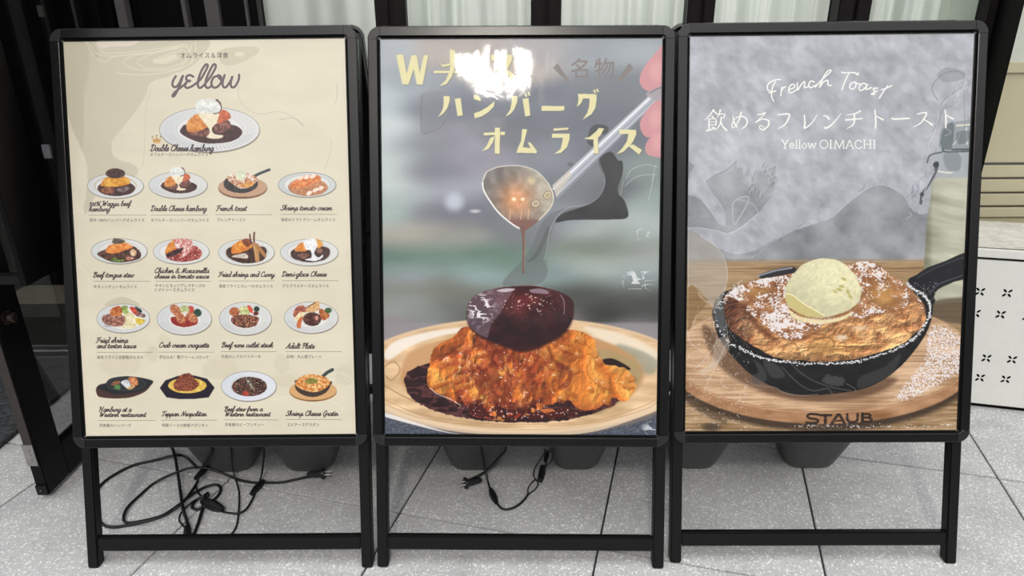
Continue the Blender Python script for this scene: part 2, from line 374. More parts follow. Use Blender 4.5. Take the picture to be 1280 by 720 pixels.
# connected brush-script alphabet: x-height 1, ascender 2, descender -1; (advance, strokes)
SCR = {
 'a': (1.0, [[(.75, .85), (.4, 1), (.08, .6), (.15, .08), (.45, .05), (.75, .6), (.78, .95)], [(.78, .95), (.68, .3), (.8, .02), (1.0, .25)]]),
 'b': (.95, [[(0, .3), (.35, 1.3), (.42, 1.95), (.22, 1.9), (.12, 1.0), (.15, .15), (.45, 0), (.75, .4), (.6, .9), (.75, .75), (.95, .8)]]),
 'c': (.8, [[(.65, .8), (.45, 1), (.1, .65), (.12, .15), (.4, 0), (.8, .3)]]),
 'd': (1.0, [[(.72, .85), (.4, 1), (.08, .6), (.15, .08), (.45, .05), (.75, .7), (.95, 1.6), (.8, 2.0), (.45, 1.9)], [(.8, 1.2), (.7, .3), (.8, .02), (1.0, .25)]]),
 'e': (.8, [[(0, .35), (.4, .5), (.58, .85), (.38, 1.02), (.1, .6), (.15, .1), (.42, 0), (.8, .3)]]),
 'f': (.7, [[(0, .3), (.35, 1.2), (.6, 1.95), (.4, 1.95), (.2, 1.0), (.1, -.4), (.0, -.85), (.2, -.85), (.35, -.1), (.3, .15), (.7, .3)], [(.05, .9), (.6, .95)]]),
 'g': (1.0, [[(.75, .85), (.4, 1), (.08, .6), (.15, .08), (.45, .05), (.75, .6), (.8, .95)], [(.8, .95), (.68, .0), (.5, -.8), (.2, -.9), (.15, -.6), (.6, -.1), (1.0, .25)]]),
 'h': (1.0, [[(0, .3), (.38, 1.3), (.45, 1.95), (.25, 1.9), (.12, 1.0), (.05, 0)], [(.08, .4), (.35, .9), (.6, .95), (.6, .4), (.68, .02), (1.0, .25)]]),
 'i': (.5, [[(0, .3), (.22, .95), (.12, .3), (.25, .02), (.5, .25)], [(.3, 1.45), (.32, 1.55)]]),
 'k': (.95, [[(0, .3), (.38, 1.3), (.45, 1.95), (.25, 1.9), (.12, 1.0), (.05, 0)], [(.08, .4), (.4, .95), (.65, .85), (.3, .5)], [(.3, .5), (.55, .1), (.7, .02), (.95, .25)]]),
 'l': (.55, [[(0, .3), (.38, 1.3), (.45, 1.95), (.25, 1.9), (.1, .9), (.12, .15), (.28, .02), (.55, .25)]]),
 'm': (1.45, [[(0, .5), (.18, .95), (.1, 0)], [(.12, .4), (.4, .95), (.58, .85), (.5, 0)], [(.52, .4), (.85, .95), (1.02, .85), (.98, .25), (1.1, .02), (1.45, .25)]]),
 'n': (1.0, [[(0, .5), (.18, .95), (.1, 0)], [(.12, .4), (.42, .95), (.62, .85), (.58, .25), (.7, .02), (1.0, .25)]]),
 'o': (.9, [[(.5, 1), (.15, .75), (.1, .2), (.4, 0), (.72, .35), (.6, .9), (.4, .95), (.6, .7), (.9, .75)]]),
 'p': (1.0, [[(0, .4), (.25, 1), (.12, 0), (.0, -.9)], [(.15, .5), (.45, 1), (.72, .7), (.55, .08), (.25, .1)], [(.5, .05), (.75, .0), (1.0, .25)]]),
 'q': (1.0, [[(.75, .85), (.4, 1), (.08, .6), (.15, .08), (.45, .05), (.75, .6), (.8, .95)], [(.8, .95), (.65, 0), (.55, -.9), (.7, -.6), (1.0, .2)]]),
 'r': (.8, [[(0, .4), (.22, 1.05), (.3, .88), (.55, .9), (.48, .35), (.52, .02), (.8, .25)]]),
 's': (.75, [[(0, .3), (.42, 1.05), (.4, .75), (.55, .35), (.35, 0), (.1, .1)], [(.35, 0), (.75, .28)]]),
 't': (.6, [[(0, .4), (.32, 1.6), (.12, .4), (.25, .02), (.6, .25)], [(.02, 1.08), (.5, 1.12)]]),
 'u': (1.0, [[(.15, .95), (.05, .3), (.25, .0), (.55, .3), (.68, .95)], [(.68, .95), (.6, .3), (.72, .02), (1.0, .25)]]),
 'w': (1.25, [[(.12, .95), (.05, .3), (.25, .0), (.5, .3), (.6, .9)], [(.6, .9), (.52, .25), (.75, .0), (1.0, .45), (.98, .95), (1.25, .8)]]),
 'y': (1.0, [[(.15, .95), (.05, .35), (.25, .05), (.55, .3), (.7, .95)], [(.72, .95), (.6, 0), (.4, -.8), (.12, -.85), (.2, -.5), (.6, -.1), (1.0, .25)]]),
 'z': (.85, [[(.1, .9), (.55, .95), (.2, .3), (.1, .05), (.5, .05), (.85, .25)]]),
 'D': (1.5, [[(.1, 1.5), (.25, 1.9), (.8, 1.9), (1.3, 1.4), (1.15, .4), (.6, .02), (.1, .1)], [(.55, 1.75), (.4, .9), (.3, .05)]]),
 'C': (1.25, [[(1.0, 1.5), (1.0, 1.9), (.6, 1.9), (.15, 1.1), (.2, .2), (.6, 0), (1.2, .4)]]),
 'W': (1.7, [[(.0, 1.6), (.25, 1.95), (.3, 1.2), (.3, .05), (.85, 1.5), (.85, .05), (1.3, 1.2), (1.5, 1.95)]]),
 'F': (1.15, [[(.0, 1.5), (.15, 1.8), (.6, 1.8), (1.25, 1.95)], [(.75, 1.8), (.5, .8), (.25, .0), (.0, .1)], [(.3, 1.0), (.9, 1.05)]]),
 'S': (1.15, [[(1.0, 1.6), (.85, 1.95), (.4, 1.7), (.5, 1.2), (.85, .8), (.7, .1), (.2, .0), (.0, .35)]]),
 'B': (1.3, [[(.05, 1.4), (.2, 1.85), (.8, 1.95), (1.05, 1.6), (.7, 1.1), (1.1, .8), (1.0, .2), (.5, 0), (.15, .15)], [(.55, 1.8), (.4, .9), (.3, .05)]]),
 'M': (1.9, [[(.0, .1), (.2, .1), (.5, 1.1), (.65, 1.9), (.7, .9), (.72, .1), (1.1, 1.2), (1.35, 1.9), (1.35, .9), (1.4, .1), (1.75, .3)]]),
 'A': (1.4, [[(.0, .15), (.25, .1), (.7, 1.2), (1.05, 1.95), (1.0, .9), (1.0, .1), (1.35, .25)], [(.4, .8), (1.1, .8)]]),
 'P': (1.1, [[(.05, 1.4), (.2, 1.85), (.8, 1.95), (1.1, 1.5), (.8, 1.0), (.5, 1.0)], [(.55, 1.8), (.4, .9), (.25, 0)]]),
 'H': (1.6, [[(.0, 1.5), (.2, 1.9), (.45, 1.8), (.35, .9), (.1, 0)], [(1.25, 1.95), (1.05, 1.0), (1.0, .1), (1.3, .1)], [(.2, .95), (1.15, 1.05)]]),
 'T': (1.1, [[(.0, 1.5), (.15, 1.85), (.6, 1.8), (1.25, 1.95)], [(.75, 1.8), (.5, .8), (.35, .0), (.1, .1)]]),
 'N': (1.5, [[(.0, .1), (.2, .1), (.5, 1.1), (.6, 1.9), (.8, .9), (.95, .1), (1.2, 1.3), (1.5, 1.95)]]),
 'G': (1.3, [[(1.05, 1.5), (1.0, 1.9), (.6, 1.9), (.15, 1.1), (.2, .2), (.6, 0), (.95, .3), (1.0, .9), (.7, .85)], [(1.0, .9), (.9, -.3), (.5, -.6)]]),
 '1': (.7, [[(.15, 1.1), (.4, 1.3), (.3, .0)]]), '0': (.85, [[(.4, 1.3), (.1, .8), (.2, .05), (.55, .1), (.65, .9), (.4, 1.3)]]),
 '%': (1.4, [[(.25, 1.7), (.05, 1.3), (.3, 1.0), (.45, 1.4), (.25, 1.7)], [(1.2, 1.8), (.2, 0)], [(.95, .75), (.75, .35), (1.0, .0), (1.2, .4), (.95, .75)]]),
 '&': (1.3, [[(1.1, .4), (.7, .0), (.2, .1), (.2, .6), (.8, 1.4), (.6, 1.8), (.35, 1.5), (.6, .7), (1.2, .0)]]),
 '-': (.6, [[(.05, .6), (.5, .62)]]), ' ': (.6, [])}
def script(A, txt, x0, x1, yb, xh, wd, col, slant=.28):
    adv = sum(SCR[c][0] for c in txt); k = (x1-x0-xh*.3)/adv; x = x0
    for c in txt:
        ad, st = SCR[c]
        for q in st:
            A.stroke([(x+px*k+py*xh*slant, yb-py*xh) for px, py in q], wd, col, n=4, soft=.2)
        x += ad*k
# ------------------------------------------------------------------ the setting
GA, S1, S2, OX, OY = -0.25823, 0.5098, 0.5313, -1.15251, 1.2911
ga = np.array([math.cos(GA), math.sin(GA)]); gb = np.array([-math.sin(GA), math.cos(GA)])
fl = MB().box(-4.2, 4.2, -3.2, 5.2, -.06, -.006).obj('floor', M['grout']); tag(fl, None, kind='structure')
SHOP = 2.30
tcount = 0
rnd = random.Random(5)
base = {}
for i in range(-9, 12):
    for j in range(-8, 8):
        p = ga*(OX+S1*(i+.5))+gb*(OY+S2*(j+.5))
        if not (-3.6 < p[0] < 3.6 and -.9 < p[1] < 2.75): continue
        if 'm' not in base:
            g = .0026; mb = MB().box(-S1/2+g, S1/2-g, -S2/2+g, S2/2-g, -.03, 0, .0012); o = mb.obj('tile', M['tile'], fl); base['m'] = o.data
        else: o = bpy.data.objects.new('tile', base['m']); C.objects.link(o); o.parent = fl
        o.location = (p[0], p[1], rnd.uniform(-.0006, .0006)); o.rotation_euler = (0, 0, GA)
# shop interior behind the front
fi = MB().box(-3.9, 3.0, SHOP+.09, 4.95, -.004, .004).obj('floor_indoor', M['roomfloor']); tag(fi, 'dark indoor floor beyond the threshold', kind='structure')
for nm, b in (('wall_back', (-3.9, 3.0, 4.95, 5.05, 0, 2.9)), ('wall_left', (-4.0, -3.9, SHOP, 5.05, 0, 2.9)), ('wall_right_inner', (3.0, 3.1, SHOP+.2, 5.05, 0, 2.9)), ('ceiling', (-4.0, 3.1, SHOP, 5.05, 2.9, 2.98)), ('wall_inner', (-.88, -.84, SHOP+.2, 4.95, 0, 2.9))):
    tag(MB().box(*b).obj(nm, M['room']), None, kind='structure')
tag(MB().box(-5.5, 5.5, SHOP-.02, SHOP+.1, 2.35, 7.0).obj('wall_front', M['dark']), None, kind='structure')
th = MB().box(-2.3, -.86, SHOP-.03, SHOP-.005, .0, .006, .002).box(-2.3, -.86, SHOP+.0, SHOP+.03, .0, .004).box(-2.3, -.86, SHOP+.05, SHOP+.07, .0, .009, .002).obj('trim_threshold', M['greytrim']); tag(th, 'grey metal door track across the shop threshold', kind='structure')
tag(MB().box(-2.3, -1.42, SHOP+.5, SHOP+.72, .004, .007).obj('trim_floor', plain('pale_indoor_tile', (150, 144, 126), .5)), 'pale floor band inside the shop', kind='structure')
# window posts: each a double black mullion with a groove
def px_at(x, Y=SHOP): return wall_at(x, 10, Y)[0]
for n_, (a, b) in enumerate(((468, 506), (664, 702), (860, 895), (1049, 1091))):
    x0, x1 = px_at(a), px_at(b); mid = (x0+x1)/2
    o = MB().box(x0, mid-.006, SHOP, SHOP+.06, .0, 2.36, .003).box(mid+.008, x1, SHOP+.008, SHOP+.06, .0, 2.36, .003).box(mid-.006, mid+.008, SHOP+.02, SHOP+.06, 0, 2.36).obj('trim_%d' % (n_+1), M['dark']); tag(o, 'dark double mullion between the curtained windows', kind='structure')
# glazed bays with curtains
bays = [(px_at(318), px_at(468)), (px_at(506), px_at(664)), (px_at(702), px_at(860)), (px_at(895), px_at(1049)), (px_at(1091), px_at(1234))]
names = ['pale grey-green curtain in the window bay behind the left menu sign', 'pale grey-green curtain behind the left half of the middle sign', 'pale grey-green curtain behind the right half of the middle sign', 'pale grey-green curtain behind the left half of the right sign', 'pale grey-green curtain in the rightmost bay beside the black post']
for k, (x0, x1) in enumerate(bays):
    w = MB().box(x0, x1, SHOP, SHOP+.05, .0, .14, .003).box(x0, x1, SHOP, SHOP+.05, 2.26, 2.36, .003).obj('window_%d' % (k+1), M['dark']); tag(w, None, kind='structure')
    MB().box(x0, x1, SHOP+.028, SHOP+.033, .14, 2.26).obj('pane', M['glass'], w)
    nx = 90; V = []; F = []; zz = (.05, .8, 1.6, 2.36); hr = random.Random(k+3); ph = hr.uniform(0, 6)
    end = x1 - (.03 if k == 4 else 0)
    for j, z in enumerate(zz):
        for i in range(nx+1):
            t = i/nx; xx = x0-.02+(end-x0+.04)*t
            if k == 0: d = .018*math.sin(t*9+ph)+.006*math.sin(t*31)
            else: d = (.022*math.sin(t*30+ph+1.5*math.sin(t*7))+.008*math.sin(t*71+ph))*min(1, .35+.9*abs(math.sin(t*3.1+k)))
            V.append((xx, SHOP+.13+d, z))
    for j in range(3):
        for i in range(nx): a = j*(nx+1)+i; F.append((a, a+1, a+nx+2, a+nx+1))
    o = mesh('curtain', V, F, M['cloth'], None, 'all'); tag(o, names[k], 'curtain')
# dark folded door leaves at the left of the windows, with thin grey edges
for k, (a, b, mt, y0, lb) in enumerate(((273, 318, 'black', SHOP+.02, 'dark folded shop door leaf next to the leftmost curtain'), (232, 255, 'black', SHOP+.03, None), (163, 226, 'black', SHOP+.05, None), (92, 143, 'black', SHOP+.06, None))):
    o = MB().box(px_at(a), px_at(b), y0, y0+.05, .01, 2.35, .003).obj('trim_%d' % (k+5), M[mt]); tag(o, lb or 'dark upright of the folded shop doors', kind='structure')
for k, (a, w_) in enumerate(((255, 17), (226, 5), (143, 12), (88, 4), (116, 8), (305, 3))):
    o = MB().box(px_at(a), px_at(a+w_), SHOP+.005, SHOP+.04, .01, 2.35, .001).obj('trim_%d' % (k+10), M['greytrim']); tag(o, 'thin grey edge strip of a folded shop door', kind='structure')
# black post and what lies right of it
xa, xb = wall_at(1234, 10, SHOP)[0], wall_at(1247, 0, SHOP)[0]
tag(MB().box(xa, xb, SHOP-.01, SHOP+.06, 0, 2.36, .003).obj('trim_20', M['dark']), 'narrow dark window jamb beside the black post', kind='structure')
xp = wall_at(1282, 0, SHOP-.12)[0]
tag(MB().box(xb, xp, SHOP-.12, SHOP+.1, 0, 2.98, .004).obj('trim_21', M['black']), 'wide black post at the right end of the shop front', kind='structure')
WR = 2.34
def zr(y): return wall_at(1262, y, WR)[2]
tag(MB().box(xp-.12, 3.6, WR, WR+.06, 0, zr(272)-.0).box(xp-.12, 3.6, WR, WR+.06, zr(203), zr(78)).obj('wall_right', M['beige']), 'beige sheet-clad wall', kind='structure')
tag(MB().box(xp-.12, 3.6, WR+.01, WR+.06, zr(78), 2.98).obj('wall_upper', M['pale']), 'pale green upper wall at the right', kind='structure')
tag(MB().box(xp-.12, 3.6, WR-.012, WR, zr(91), zr(78), .002).obj('trim_22', M['beige']), 'beige ledge strip', kind='structure')
sh = thing('roller_shutter', 'beige slatted shutter band low on the right wall, above the white cabinet', 'shutter', (2.3, WR, zr(272)))
zs = [zr(y) for y in (272, 257.5, 240.5, 222.5, 205)]
for i in range(4):
    h0, h1 = zs[i]-zs[0], zs[i+1]-zs[0]
    o = MB().box(xp-.1-2.3, 1.2, -.014, .03, h0+.005, h1-.002, .003).obj('slat', M['beige'], sh)
    MB().box(xp-.1-2.3, 1.2, -.006, .03, h1-.002, h1+.005).obj('slat_joint', M['greytrim'], sh)
# ------------------------------------------------------------------ middle sheet: ladle of sauce over the omelette rice
def paint_ladle_sheet(A):
    X, Y = A.X, A.Y
    S = [(480,60,175,180,186),(520,110,150,157,166),(484,120,186,198,202),(484,170,202,210,210),(484,200,196,206,204),(484,228,196,206,202),(484,262,165,182,176),(510,245,172,182,182),(520,180,128,134,142),
     (560,62,176,168,162),(620,80,178,168,160),(680,60,170,166,168),(740,60,150,156,162),(800,60,158,166,172),(790,110,120,125,132),
     (545,128,118,124,134),(600,135,112,117,128),(680,135,112,117,128),(740,145,108,113,122),(560,170,138,137,148),(590,195,146,144,156),(640,165,112,114,124),(536,215,122,124,134),(562,240,158,160,172),(545,262,118,120,130),(600,262,116,118,128),
     (700,190,126,130,140),(740,185,108,112,122),(730,235,118,122,130),(700,275,132,138,146),(660,290,120,124,128),(765,235,92,94,98),(800,215,130,142,140),(815,250,150,164,160),
     (740,286,176,182,180),(800,286,172,182,180),(780,298,138,148,142),(740,310,120,130,118),(790,316,128,134,126),(800,326,176,184,180),(740,333,164,174,168),(800,345,142,154,156),
     (540,318,108,132,120),(600,322,104,130,116),(500,325,98,122,112),(640,330,104,130,116),(520,296,172,168,158),(566,296,150,150,144),(510,342,148,160,164),(600,343,144,166,168),(650,345,138,156,154),(700,345,128,146,146),
     (500,364,128,130,120),(560,360,120,122,112),(500,380,150,156,154),(540,390,132,136,134),(580,390,98,100,96),(720,368,76,78,72),(800,370,84,86,82),(760,392,54,56,52),(820,395,66,68,66),(600,372,108,110,102),
     (480,412,142,132,134),(800,410,150,144,150),(700,402,120,114,114)]
    A.im[:] = A.rbf(S, 13)  # bright film ripples along the left edge are painted into these colours
    n = fbm(X*.02, Y*.06, 5, 3)-.5; A.im += (n*.06)[..., None]
    w = A.win(466, 400, 846, 560)
    # table under the plate
    m = sst(402, 405, Y[w])*sst(1, 0, Y[w] > 900) if False else sst(401, 406, Y[w])
    t = A.im[w]; g = fbm(X[w]*.8, Y[w]*.8, 3, 3)[..., None]
    t += (np.array([150, 145, 150])/255-t)*(m[..., None]*.8)
    lo = sst(495, 515, Y[w])[..., None]; t += ((np.array([80, 86, 100])/255+(g-.5)*.35)-t)*lo
    # plate
    A.ell(652, 474, 214, 73, (120, 110, 105), soft=2.5)
    A.ell(652, 469, 214, 72.5, (224, 194, 158), soft=1)
    def rim(x, y):
        q = fbm(x*.03, y*.12, 8, 3); r = np.stack([np.full_like(x, v) for v in (.87, .74, .58)], -1)
        left = sst(600, 480, x); r += (q[..., None]-.5)*.28
        return r
    A.ell(652, 468, 210, 68, 0, soft=1.5, tex=rim)
    A.poly([(481,440),(500,424),(560,411),(640,406),(560,418),(515,432),(486,450)], (245, 238, 230), blur=2, a=.85)
    A.poly([(730,408),(780,418),(822,440),(822,462),(800,445),(750,424)], (240, 226, 204), blur=3, a=.9)
    A.poly([(770,430),(800,438),(822,452),(815,468),(795,462),(780,446)], (150, 150, 132), blur=3, a=.75)
    A.poly([(481,505),(560,530),(650,538),(740,533),(822,502),(822,512),(740,540),(650,544),(560,538),(481,516)], (232, 206, 176), blur=1, a=.8)
    A.poly([(481,516),(560,540),(600,543),(560,541),(481,521)], (245,240,238), blur=1, a=.9)
    for yy in (0, 5):
        A.stroke([(482, 500+yy), (520, 516+yy), (580, 527+yy*.6), (650, 531+yy*.5), (740, 526+yy*.5), (800, 509+yy), (822, 498+yy)], .9, (180, 138, 96), a=.6)
    A.stroke([(481,458),(492,452),(500,462),(490,475),(482,470)], 2, (170,128,88), a=.6)
    A.stroke([(481,482),(498,492),(520,503)], 1.6, (175,130,88), a=.7)
    A.ell(652, 469, 152, 57, (196, 150, 104), soft=2)
    A.poly([(506,450),(520,436),(560,424),(600,418),(560,440),(530,462),(510,470)], (205, 160, 115), blur=3)
    A.poly([(745,440),(790,450),(802,470),(790,490),(770,505),(740,515)], (176, 152, 108), blur=3)
    # sauce
    sauce = lambda x, y: np.clip(np.array([42, 20, 24])/255+(sst(.62, .8, ridge(x*.06, y*.16, 21))[..., None])*np.array([.34, .22, .2])*.55+(fbm(x*.1, y*.2, 4)[..., None]-.5)*.12, 0, 1)
    A.poly([(506,480),(509,466),(524,458),(560,452),(700,455),(770,462),(780,478),(775,500),(748,515),(700,526),(640,528),(590,524),(545,514),(515,498)], 0, blur=.5, rag=1.5, tex=sauce)
    A.poly([(750,452),(764,448),(780,455),(788,462),(770,462)], (38,22,22), blur=1)
    # scrambled omelette
    cen = (664, 432)
    def egg(x, y):
        wx = fbm(x*.035, y*.035, 31, 3)*2.4; wy = fbm(x*.035+9, y*.035, 33, 3)*2.4
        sm = sst(688, 728, x+(y-440)*.2)
        fold = 1-abs(2*vnoise(x*.062+wx, y*.032+wy, 11)-1); fine = 1-abs(2*vnoise(x*.15+wx*1.5, y*.085+wy*1.5, 17)-1)
        lump = fbm(x*.03+wx*.5, y*.035+wy*.5, 5, 2)
        h = lump*14+(fold*7+fine*2.0)*(1-sm*.55)+fbm(x*.3, y*.3, 8, 3)*1.6
        gy, gx = np.gradient(h); L = np.clip(.56+(gx*.9+gy*.75)*.95, 0, 1)
        tone = np.clip(fold*.6+lump*.7-.28+sm*.22, 0, 1)
        c0 = np.array([.50, .21, .11]); c1 = np.array([.84, .47, .19]); c2 = np.array([.95, .74, .38]); t = tone[..., None]
        c = np.where(t < .5, c0+(c1-c0)*t*2, c1+(c2-c1)*(t*2-1))
        red = np.clip(sst(620, 540, x)*.5*sst(455, 425, y)+sst(492, 520, y)*.75+(fbm(x*.045, y*.05, 50, 2)-.54)*3.0*(1-sm), 0, .85)[..., None]
        c = c+(np.array([.58, .20, .12])-c)*red
        c = c*(.42+1.0*L[..., None])
        crev = (sst(.30, .12, fold)*sst(.55, .4, lump)*(1-sm*.6))[..., None]; c = c+(np.array([.22, .07, .05])-c)*crev*.85
        sp = sst(.80, .93, L)*sst(.50, .62, fbm(x*.30, y*.34, 61, 2)); c = c+(np.array([1, .94, .86])-c)*sp[..., None]*.85
        return np.clip(c, 0, 1)
    z3 = lambda p: zc(466, 345, 3.366, p)
    A.poly(z3([(240,370),(260,310),(330,260),(400,215),(560,250),(700,250),(820,225),(900,245),(940,290),(945,330),(980,370),(1060,385),(1100,440),(1105,480),(1060,525),(1010,515),(940,560),(870,565),(820,520),(740,545),(650,585),(560,560),(470,545),(360,540),(290,500),(235,470),(225,420)]), 0, rag=2.2, rs=.12, tex=egg)
    A.poly(z3([(415,585),(450,548),(520,560),(560,605),(480,600)]), 0, rag=1.5, rs=.2, tex=egg)
    A.poly(z3([(700,565),(740,560),(780,575),(740,585)]), (200,110,60), rag=1.5, rs=.2)
    A.poly(z3([(570,575),(610,568),(640,580),(600,600),(570,598)]), (150,55,35), rag=1.5, rs=.2)
    A.poly(z3([(850,420),(900,380),(960,400),(1000,440),(1010,500),(960,530),(900,560),(850,545),(825,490)]), (236,170,72), blur=6, a=.22)
    A.poly(z3([(820,240),(900,255),(935,300),(900,330),(850,310),(810,280)]), (232,140,44), blur=4, a=.35)
    A.poly(z3([(1020,400),(1075,400),(1095,450),(1050,460)]), (205,120,60), blur=4, a=.3)
    A.stroke(z3([(860,250),(900,290),(930,320),(900,330)]), 1.2, (170,80,25), a=.7)
    A.stroke(z3([(930,330),(900,400),(940,450),(1000,470)]), 1.4, (180,100,35), a=.55)
    A.stroke(z3([(240,470),(270,495),(330,520),(370,545)]), 1.0, (245,230,215), a=.8)
    er = np.random.RandomState(12); mound = spline(z3([(250,370),(300,300),(400,240),(560,260),(700,260),(820,240),(930,290),(970,370),(1050,395),(1095,440),(1060,510),(940,545),(830,520),(740,540),(620,560),(470,540),(360,530),(290,490),(240,430)]), True)
    bx = A.win(530, 410, 800, 512); inm = A.pmask(bx, mound)
    for i in range(120):
        ex, ey = 535+er.rand()*258, 412+er.rand()*96
        ii = np.argmin(abs(A.Y[bx][:, 0]-ey)); jj = np.argmin(abs(A.X[bx][0]-ex))
        if inm[ii, jj] < .5: continue
        rx_, ry_ = 4+er.rand()*6, 2.2+er.rand()*2.6; an = math.atan2(ey-400, ex-664)+er.randn()*.5; yl = sst(600, 760, ex)
        A.ell(ex+.8, ey+1.3, rx_, ry_, (110, 42, 20), a=.5, ang=an, soft=1.6, rag=1.5, rs=.15, seed=i)
        ca = np.array([196, 92, 40])+(np.array([222, 140, 56])-np.array([196, 92, 40]))*yl+er.randn()*12; cb_ = np.array([238, 168, 84])+er.randn()*10
        def lump_(x, y, ex=ex, ey=ey, r=ry_, ca=ca, cb_=cb_): t = np.clip(.5-((y-ey)+(x-ex)*.4)/(2*r)+(fbm(x*.25, y*.25, 4, 2)-.5)*.8, 0, 1)[..., None]; return np.clip((ca+(cb_-ca)*t)/255, 0, 1)
        A.ell(ex, ey, rx_*.9, ry_*.9, 0, a=.62, ang=an, soft=1.2, rag=2.2, rs=.15, seed=i, tex=lump_)
        if er.rand() < .5: A.ell(ex-rx_*.3, ey-ry_*.4, .9+er.rand(), .6, (255, 236, 214), a=.8, soft=.5)
    for q, wd_ in (([(505,255),(520,300),(505,350),(540,400)], 3), ([(600,300),(590,350),(610,400)], 3.5), ([(700,300),(690,350),(660,400),(680,450)], 3), ([(560,310),(575,360)], 5), ([(740,300),(760,350),(800,380),(790,420)], 4), ([(780,375),(830,400),(820,450),(790,470)], 6), ([(440,380),(470,420),(450,470)], 4), ([(380,410),(420,400),(400,440)], 5)):
        A.stroke(z3(q), wd_, (92, 28, 18), a=.5, soft=1.8)
    wc = A.win(530, 408, 790, 520); x_, y_ = A.X[wc], A.Y[wc]; md = A.pmask(wc, mound)*np.clip(1.15-abs(x_-625)/75, 0, 1)
    A.mix(wc, md*sst(.53, .63, fbm(x_*.085+fbm(x_*.05, y_*.05, 4)*1.5, y_*.038, 83, 3))*.62, (108, 36, 22))
    A.mix(wc, md*sst(.60, .68, fbm(x_*.16, y_*.11, 85, 2))*.5, (214, 104, 66)); A.mix(wc, md*sst(.78, .86, fbm(x_*.4, y_*.42, 86, 2))*.9, (255, 232, 214))
    wb = A.win(545, 490, 760, 530); mk = sst(496, 512, A.Y[wb]+10*(fbm(A.X[wb]*.07, A.Y[wb]*.1, 5, 3)-.5)*2)*A.pmask(wb, spline(z3([(300,500),(430,520),(560,490),(700,490),(840,540),(860,580),(740,600),(560,605),(400,580)]), True))
    A.mix(wb, boxblur(mk, 2)*sst(.36, .5, fbm(A.X[wb]*.12, A.Y[wb]*.16, 8, 3)), (74, 24, 22)); A.mix(wb, boxblur(mk, 1)*sst(.74, .8, fbm(A.X[wb]*.5, A.Y[wb]*.6, 18, 2)), (226, 190, 176))
    # patty
    P = z3([(397,160),(405,108),(450,72),(530,50),(620,42),(700,45),(780,65),(830,92),(846,130),(835,190),(800,240),(740,275),(650,310),(580,300),(500,270),(440,240),(405,205)])
    A.poly([(x, y+3) for x, y in P], (40, 14, 14), blur=2.5, a=.85)
    def meat(x, y):
        q = fbm(x*.06, y*.08, 14, 3)[..., None]
        c = np.array([44, 14, 20])/255+(q-.45)*np.array([.30, .12, .12])
        g = np.exp(-(((x-655)/40)**2+((y-376)/22)**2))[..., None]; return np.clip(c+g*np.array([.14, .03, .02]), 0, 1)
    w_, m_ = A.poly(P, 0, tex=meat, rag=.6)
    lift = A.pmask(w_, z3([(380,60),(600,50),(560,110),(535,160),(500,200),(478,280),(380,260)]))*m_  # film haze painted over the patty's left part
    A.mix(w_, boxblur(lift, 1)*.5, (135, 125, 138))
    h = sst(.62, .72, ridge(A.X[w_]*.16+fbm(A.X[w_]*.1, A.Y[w_]*.1, 3)*2, A.Y[w_]*.2, 25, 2))*sst(.35, .6, fbm(A.X[w_]*.09, A.Y[w_]*.1, 99, 2))
    zone = np.exp(-(((A.X[w_]-601)/14)**2+((A.Y[w_]-386)/17)**2)); A.mix(w_, h*m_*np.clip(zone*1.6, 0, 1)*.95, (245, 240, 245))
    h2 = sst(.73, .79, fbm(A.X[w_]*.42, A.Y[w_]*.5, 77, 2)); z2 = np.exp(-(((A.X[w_]-655)/33)**2+((A.Y[w_]-378)/14)**2)); A.mix(w_, h2*m_*np.clip(z2*1.5, 0, 1)*.9, (240, 215, 200))
    A.poly(z3([(660,58),(700,52),(735,62),(738,75),(700,74),(668,70)]), (150,128,140), blur=.6, a=.9)
    A.poly(z3([(520,62),(560,52),(600,56),(560,68)]), (220,215,222), blur=.5, a=.8)
    A.stroke(z3([(790,80),(805,110),(805,160)]), 1.4, (150,140,150), a=.7); A.stroke(z3([(836,100),(832,150),(842,150)]), 1, (30,10,15))
    A.stroke(z3([(610,42),(660,40),(720,48)]), .8, (150,80,70), a=.8)
    # dark film contact behind the handle
    z2c = lambda p: zc(466, 200, 3.366, p)
    A.poly(z2c([(950,0),(1000,-35),(1030,0),(1050,8),(1050,60),(1030,130),(1060,175),(1072,235),(1000,250),(820,252),(770,262),(745,330),(728,420),(735,470),(700,520),(560,530),(556,500),(620,430),(660,380),(700,290),(740,230),(820,200),(900,185),(955,150),(977,85)]), (96, 100, 102), blur=1, a=.5)
    A.poly(z2c([(950,0),(1000,-35),(1030,0),(1050,8),(1050,60),(1030,130),(1060,175),(1072,240),(1000,250),(840,252),(770,262),(800,225),(900,190),(955,150),(977,85)]), (44, 43, 46), blur=.8, a=1)
    for i in range(9):
        A.stroke(z2c([(985+i*6,-8+i*3),(1000+i*5,60),(985+i*6,130+i*3),(900+i*8,205+i*2)]), .5, (120,112,104), a=.3)
    A.stroke(z2c([(950,0),(977,85),(955,150),(900,188),(820,202),(775,240),(745,300),(730,390),(720,420)]), .7, (205,208,210), a=.6)
    A.poly(z2c([(690,380),(735,280),(740,300),(720,360),(690,410),(650,430)]), (88,92,90), blur=.8, a=.7)
    A.poly(zc(466,40,3.366,[(905,440),(920,400),(955,388),(990,400),(985,425),(950,440),(930,480),(905,470)]), (66,66,70), blur=1, a=.9)
    A.ell(713, 205.5, 4, 2.5, (95, 95, 100), a=.8)
    A.poly(zc(466,40,3.366,[(205,262),(330,262),(325,330),(300,380),(240,420),(207,415)]), (128,130,138), blur=.6, a=.55)
    A.stroke(zc(466,40,3.366,[(207,262),(205,415),(240,422),(290,395),(318,350),(325,310)]), .6, (92,94,100), a=.8)
    A.ell(568, 252, 11, 11, (205, 212, 224), a=.75, soft=7)
